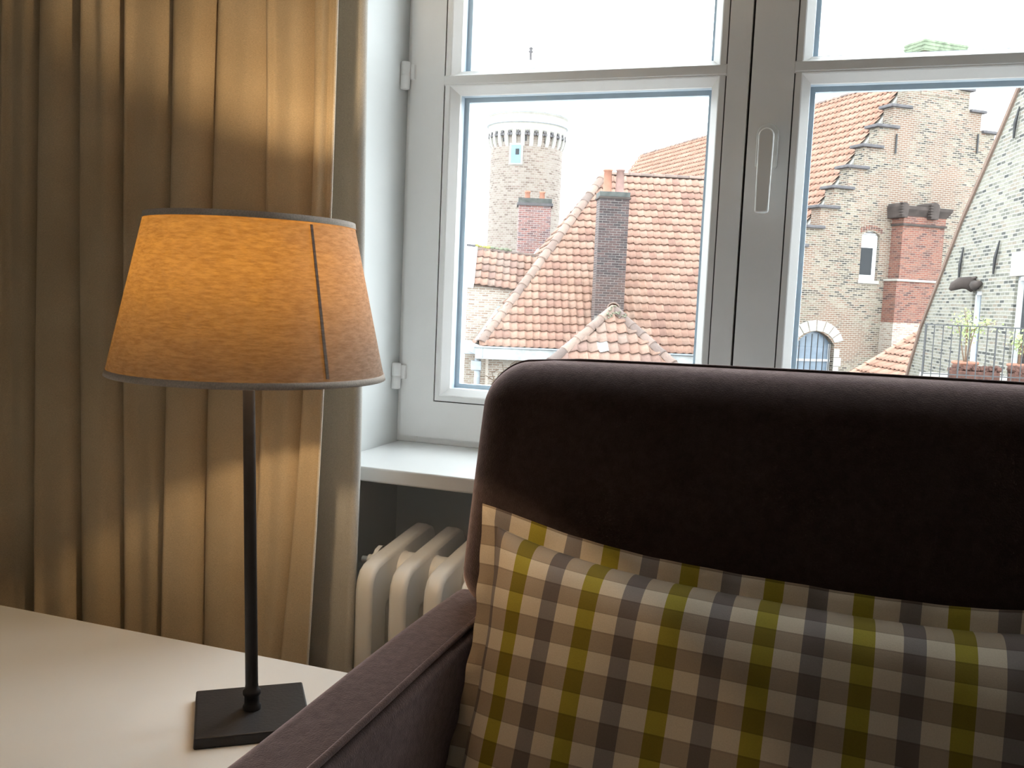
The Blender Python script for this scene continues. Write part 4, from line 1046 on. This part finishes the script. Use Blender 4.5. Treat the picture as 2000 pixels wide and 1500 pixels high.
for px, r, y0, top in ((1762, 0.15, -0.16, 0.10), (1818, 0.19, -0.22, 0.16)):
    cx_, _ = hl(px, 405); zt2 = zc_+top
    pl = [(cx_-r*0.75, c0-0.06), (cx_+r*0.75, c0-0.06), (cx_+r, zt2-r)]+[(cx_+r*math.cos(t), zt2-r+r*math.sin(t)) for t in np.linspace(0.15, math.pi-0.15, 11)]+[(cx_-r, zt2-r)]
    ve = MB().prism([HO+G*x+UP*z+GR*y0 for x, z in pl], GR*0.7).build('round_headed_vent', M['soot'], rc, bevel=0.02)
    for k in range(5): hbox('vent_ridge', M['soot'], (cx_-r*1.08, y0-0.03, c0+0.02+k*0.085), (cx_-r*0.55, y0+0.1, c0+0.06+k*0.085), ve)

# ---- small bright tiled lean-to between gable and side house
U5, W5 = az(20.8)
J0 = at(1797, 656, 25.5); fall = unit(-U5*0.93-UP*0.62)
jn = unit(np.cross(fall, W5)); jn = jn if jn[2] > 0 else -jn
lean = thing('tiled_lean_to', 'small bright orange pantiled lean-to roof beside the greenish brick wall', 'roof', J0+UP*-2)
JL, JW = 2.6, 3.2
jd = MB().prism([J0-fall*0.5, J0+fall*JL, J0+fall*JL-W5*JW, J0-fall*0.5-W5*JW], jn*0.05).build('roof', M['deck'], lean)
tiles(jd, J0+fall*JL+jn*0.05, -W5, -fall, [(0, 0), (JW, 0), (JW, JL+0.5), (0, JL+0.5)], 0.24, 0.30, M['tile_new'], M['tile_new_mass'], 80, 0.035)
ridge(lean, 'verge_tile', J0+fall*JL+jn*0.06, J0-fall*0.5+jn*0.06, jn, M['tile_new'], 0.32, 0.13)
b1 = J0+fall*JL; MB().prism([V(p[0], p[1], ZG) for p in (J0, b1, b1-W5*JW, J0-W5*JW)], UP*(b1[2]-ZG-0.05)).build('brick_wall', M['brick_house'], lean)

# ---- side house with the raking wall
IW = unit(V(-math.sin(math.radians(10.5)), math.cos(math.radians(10.5)), 0)); IN = V(-IW[1], IW[0], 0)
IN = IN if IN[0] < 0 else -IN
IP = at(1900, 520, 18.0)
def il(x, y, off=0.0):
    p = onplane(x, y, IP+IN*off, IN); return np.dot(p-IP, -IW), p[2]
side = thing('raking_side_house', 'greenish grey brick house wall with a steep raking edge', 'house', IP+UP*(ZG-IP[2]))
rake = [il(2060, 12), il(1997, 160), il(1945, 283), il(1880, 432), il(1800, 640), il(1776, 722), il(1770, 745)]
xmax = max(rake[0][0], il(2080, 500)[0])+0.6
outI = [(rake[-1][0], ZG)]+[r for r in rake[::-1]]+[(xmax, rake[0][1]), (xmax, ZG)]
sw1 = [il(1888, 712), il(1918, 568)]; sw2 = [il(1966, 735), il(2034, 536)]
hA = [(sw1[0][0], sw1[0][1]), (sw1[1][0], sw1[0][1]), (sw1[1][0], sw1[1][1]), (sw1[0][0], sw1[1][1])]
hB = [(sw2[0][0], sw2[0][1]), (sw2[1][0], sw2[0][1]), (sw2[1][0], sw2[1][1]), (sw2[0][0], sw2[1][1])]
IO = V(IP[0], IP[1], 0)
plate(outI, [hA, hB], 0.40, IO-IN*0.20, -IW, UP).build('brick_wall', M['brick_green'], side)
def ibox(name, m, a, b, par=None, bevel=0.0):
    return MB().fbox(IO, -IW, IN, UP, a, b).build(name, m, par or side, bevel=bevel)
MB().tube([IO-IW*x+UP*z+IN*0.02 for x, z in rake], 0.045, 6).build('verge_edge', M['tile_hip'], side)
for nm, (a, b) in (('narrow_window', sw1), ('tall_window', sw2)):
    x0, z0 = a; x1, z1 = b; t = 0.075
    f4 = MB()
    for p, q in (((x0, -0.17, z0), (x0+t, -0.05, z1)), ((x1-t, -0.17, z0), (x1, -0.05, z1)), ((x0, -0.17, z0), (x1, -0.05, z0+t)), ((x0, -0.17, z1-t), (x1, -0.05, z1))): f4.fbox(IO, -IW, IN, UP, p, q)
    fo = f4.build(nm, M['white_ext'], side)
    ibox('pane', M['darkpane'] if nm == 'tall_window' else M['bluepane'], (x0+t, -0.14, z0+t), (x1-t, -0.12, z1-t), fo)
ibox('lintel', M['stone'], (sw2[0][0]-0.25, -0.05, sw2[1][1]), (sw2[1][0]+0.2, 0.015, sw2[1][1]+0.42), None, 0.01)
for (xa_, ya), (xb_, yb) in (((1885, 484), (1875, 550)), ((1956, 470), (1943, 535)), ((1995, 208), (1983, 270))):
    p, q = il(xa_, ya), il(xb_, yb); MB().tube([IO-IW*p[0]+UP*p[1]+IN*0.03, IO-IW*((p[0]+q[0])/2)+UP*((p[1]+q[1])/2)+IN*0.05, IO-IW*q[0]+UP*q[1]+IN*0.03], [0.015, 0.035, 0.02], 6).build('wall_anchor', M['black'], side)
# carved dark bracket over the narrow window
bx, bz = il(1903, 558); bo = IO-IW*bx+UP*bz
br_ = MB().tube([bo+IN*0.0, bo+IN*0.12+UP*0.05, bo+IN*0.26+UP*0.04, bo+IN*0.38-UP*0.03, bo+IN*0.44-UP*0.10], [0.14, 0.13, 0.12, 0.09, 0.03], 10)
br_.tube([bo+IN*0.02-IW*0.12, bo+IN*0.10-IW*0.30+UP*0.0, bo+IN*0.06-IW*0.50+UP*0.03], [0.10, 0.09, 0.05], 8)
br_.tube([bo+IN*0.10+UP*0.10, bo+IN*0.02-IW*0.14+UP*0.16], [0.05, 0.02], 6)
br_.build('carved_bracket', M['soot'], side, smooth=True)

# ---- balcony with railing and pots
BD = 13.2
bl = at(1800, 735, BD); brr = at(2120, 748, BD-0.2)
Bx = unit(V(brr[0]-bl[0], brr[1]-bl[1], 0)); _b = ray(1822, 700); By = unit(V(_b[0], _b[1], 0)); BZ0 = at(1800, 738, BD)[2]; BZ1 = at(1806, 632, BD)[2]
BO = V(bl[0], bl[1], 0); BLn = 2.3
bal = thing('balcony_railing', 'thin black iron balcony railing in front of the greenish brick wall', 'railing', BO+UP*BZ0)
def bbox(name, m, a, b, par=None, bevel=0.0): return MB().fbox(BO, Bx, By, UP, a, b).build(name, m, par or bal, bevel=bevel)
deck_ = MB().fbox(BO, Bx, By, UP, (-0.05, -0.05, BZ0-0.16), (BLn, 1.9, BZ0-0.02)).build('balcony_slab', M['stone'], bal, bevel=0.01)
bbox('top_rail', M['black'], (-0.02, -0.012, BZ1-0.016), (BLn, 0.012, BZ1))
bbox('bottom_rail', M['black'], (0, -0.008, BZ0+0.06), (BLn, 0.008, BZ0+0.075))
for i in range(19):
    x = 0.0+0.122*i; r = 0.012 if i % 4 == 0 else 0.0075
    MB().tube([BO+Bx*x+UP*z for z in (BZ0-0.02, BZ1)], r, 6).build('bar', M['black'], bal)
bbox('top_rail', M['black'], (-0.012, 0, BZ1-0.016), (0.012, 1.8, BZ1)); bbox('bottom_rail', M['black'], (-0.008, 0, BZ0+0.06), (0.008, 1.8, BZ0+0.075))
for i in range(1, 13):
    MB().tube([BO+By*(0.145*i)+UP*z for z in (BZ0-0.02, BZ1)], 0.0075, 6).build('bar', M['black'], bal)
MB().fbox(BO, Bx, By, UP, (0.0, 0.05, ZG), (BLn, 1.8, BZ0-0.16)).build('balcony_pier', M['brick_house'], bal)
leafm = [(0, 0, 0), (0.5, 0.28, 0.06), (1, 0, 0), (0.5, -0.28, 0.06)]
def shrub(name, label, base, h, n, spread, pot_r):
    t = thing(name, label, 'potted plant', base, 'potted plants on the balcony')
    MB().lathe([(pot_r*0.7, 0), (pot_r, 0.22), (pot_r*1.1, 0.22), (pot_r*1.1, 0.26), (pot_r*0.95, 0.26), (pot_r*0.9, 0.23), (0, 0.23)], base, 18).build('pot', M['terracotta'], t, smooth=True)
    lv_ = MB(); st = MB()
    for k in range(7):
        a = random.uniform(0, 6.28); d = V(math.cos(a), math.sin(a), 0)*spread; top = base+UP*(h*random.uniform(0.7, 1.0))+d*random.uniform(0.4, 1.0)
        mid = base+UP*(0.25+h*0.45)+d*random.uniform(0.1, 0.3)
        path = [base+UP*0.22+d*0.03, mid, top]; st.tube(path, [0.010, 0.007, 0.003], 5)
        for j in range(n):
            u = random.uniform(0.35, 1.0); p = (path[1]+(path[2]-path[1])*(u*2-1)) if u > 0.5 else path[0]+(path[1]-path[0])*u*2
            p = p+V(*rng.normal(0, 0.055, 3)); e1_ = unit(rng.normal(0, 1, 3)); e2_ = unit(np.cross(e1_, rng.normal(0, 1, 3))); s_ = random.uniform(0.025, 0.06)
            lv_.add([p+e1_*s_*q[0]+e2_*s_*q[1]*1.2 for q in leafm], [(0, 1, 2, 3)])
    st.build('stems', M['twig'], t); lo_ = lv_.build('leaves', M['leaf'], t, fix=False); lo_['kind'] = 'stuff'
BF = lambda x, y: BO+Bx*x+By*y+UP*(BZ0-0.02)
shrub('potted_shrub', 'loose pale green shrub in a clay pot behind the balcony railing by the narrow window', BF(0.60, 0.58), 1.05, 46, 0.42, 0.17)
shrub('potted_shrub', 'pale green leafy plant in a clay pot in front of the tall dark window', BF(1.36, 0.56), 0.72, 40, 0.28, 0.15)
rng2 = np.random.default_rng(3)
for cx_, wd_, lab in ((0.72, 0.36, 'heap of rusty brown leaves and clay in a trough behind the railing'), (1.45, 0.26, 'smaller rusty brown planter at the balcony end')):
    t = thing('planter_trough', lab, 'planter', BF(cx_, 0.18))
    MB().fbox(BF(cx_, 0.18), Bx, By, UP, (-wd_, -0.09, 0), (wd_, 0.09, 0.14)).build('trough', M['soil'], t, bevel=0.015)
    hp_ = MB()
    for k in range(60):
        p = BF(cx_+rng2.uniform(-wd_, wd_)*0.95, 0.18+rng2.uniform(-0.08, 0.08))+UP*(0.13+0.09*rng2.random()); r = rng2.uniform(0.02, 0.05)
        hp_.lathe([(0, -r), (r, -r*.2), (r*.8, r*.6), (0, r*.9)], p, 6)
    hp_.build('dry_leaves', M['soil'], t)['kind'] = 'stuff'

# ---- red neighbour seen at the window's edge and bare creeper on the eaves wall
nb = thing('red_neighbour_house', 'narrow red brick house end at the edge of the view', 'house', at(880, 660, 32)+UP*(ZG-at(880, 660, 32)[2]))
na = at(840, 556, 32); nb_ = at(907, 560, 32)
MB().prism([V(na[0], na[1], ZG), V(nb_[0], nb_[1], ZG), V(nb_[0], nb_[1], nb_[2]-1.2), V(nb_[0], nb_[1], 0)+UP*(nb_[2]-1.1)-V(0.2, 0, 0), V((na[0]+nb_[0])/2, (na[1]+nb_[1])/2, na[2]+0.4), V(na[0], na[1], na[2]-1.0)], W*4).build('gable', M['brick_plum'], nb)
MB().prism([V(na[0], na[1], ZG)-W*3, V(nb_[0], nb_[1], ZG)-W*3, V(nb_[0], nb_[1], at(900, 668, 29)[2])-W*3, V(na[0], na[1], at(880, 660, 29)[2])-W*3], W*2.5).build('front_wall', M['brick_house'], nb)
cr_ = MB()
for k in range(40):
    x = random.uniform(0.4, 2.6); p = P0+U*x+W*(0.26)+UP*random.uniform(-1.5, -0.7); path = [p]
    for j in range(4): p = p+U*random.gauss(0, 0.10)+UP*random.gauss(0.05, 0.10)-W*random.uniform(0, 0.02); path.append(p)
    cr_.tube(path, 0.010, 4)
c_ = cr_.build('bare_creeper', M['twig'], None); tag(c_, 'bare brown creeper twigs on the whitened wall under the gutter', 'creeper', None, 'stuff')
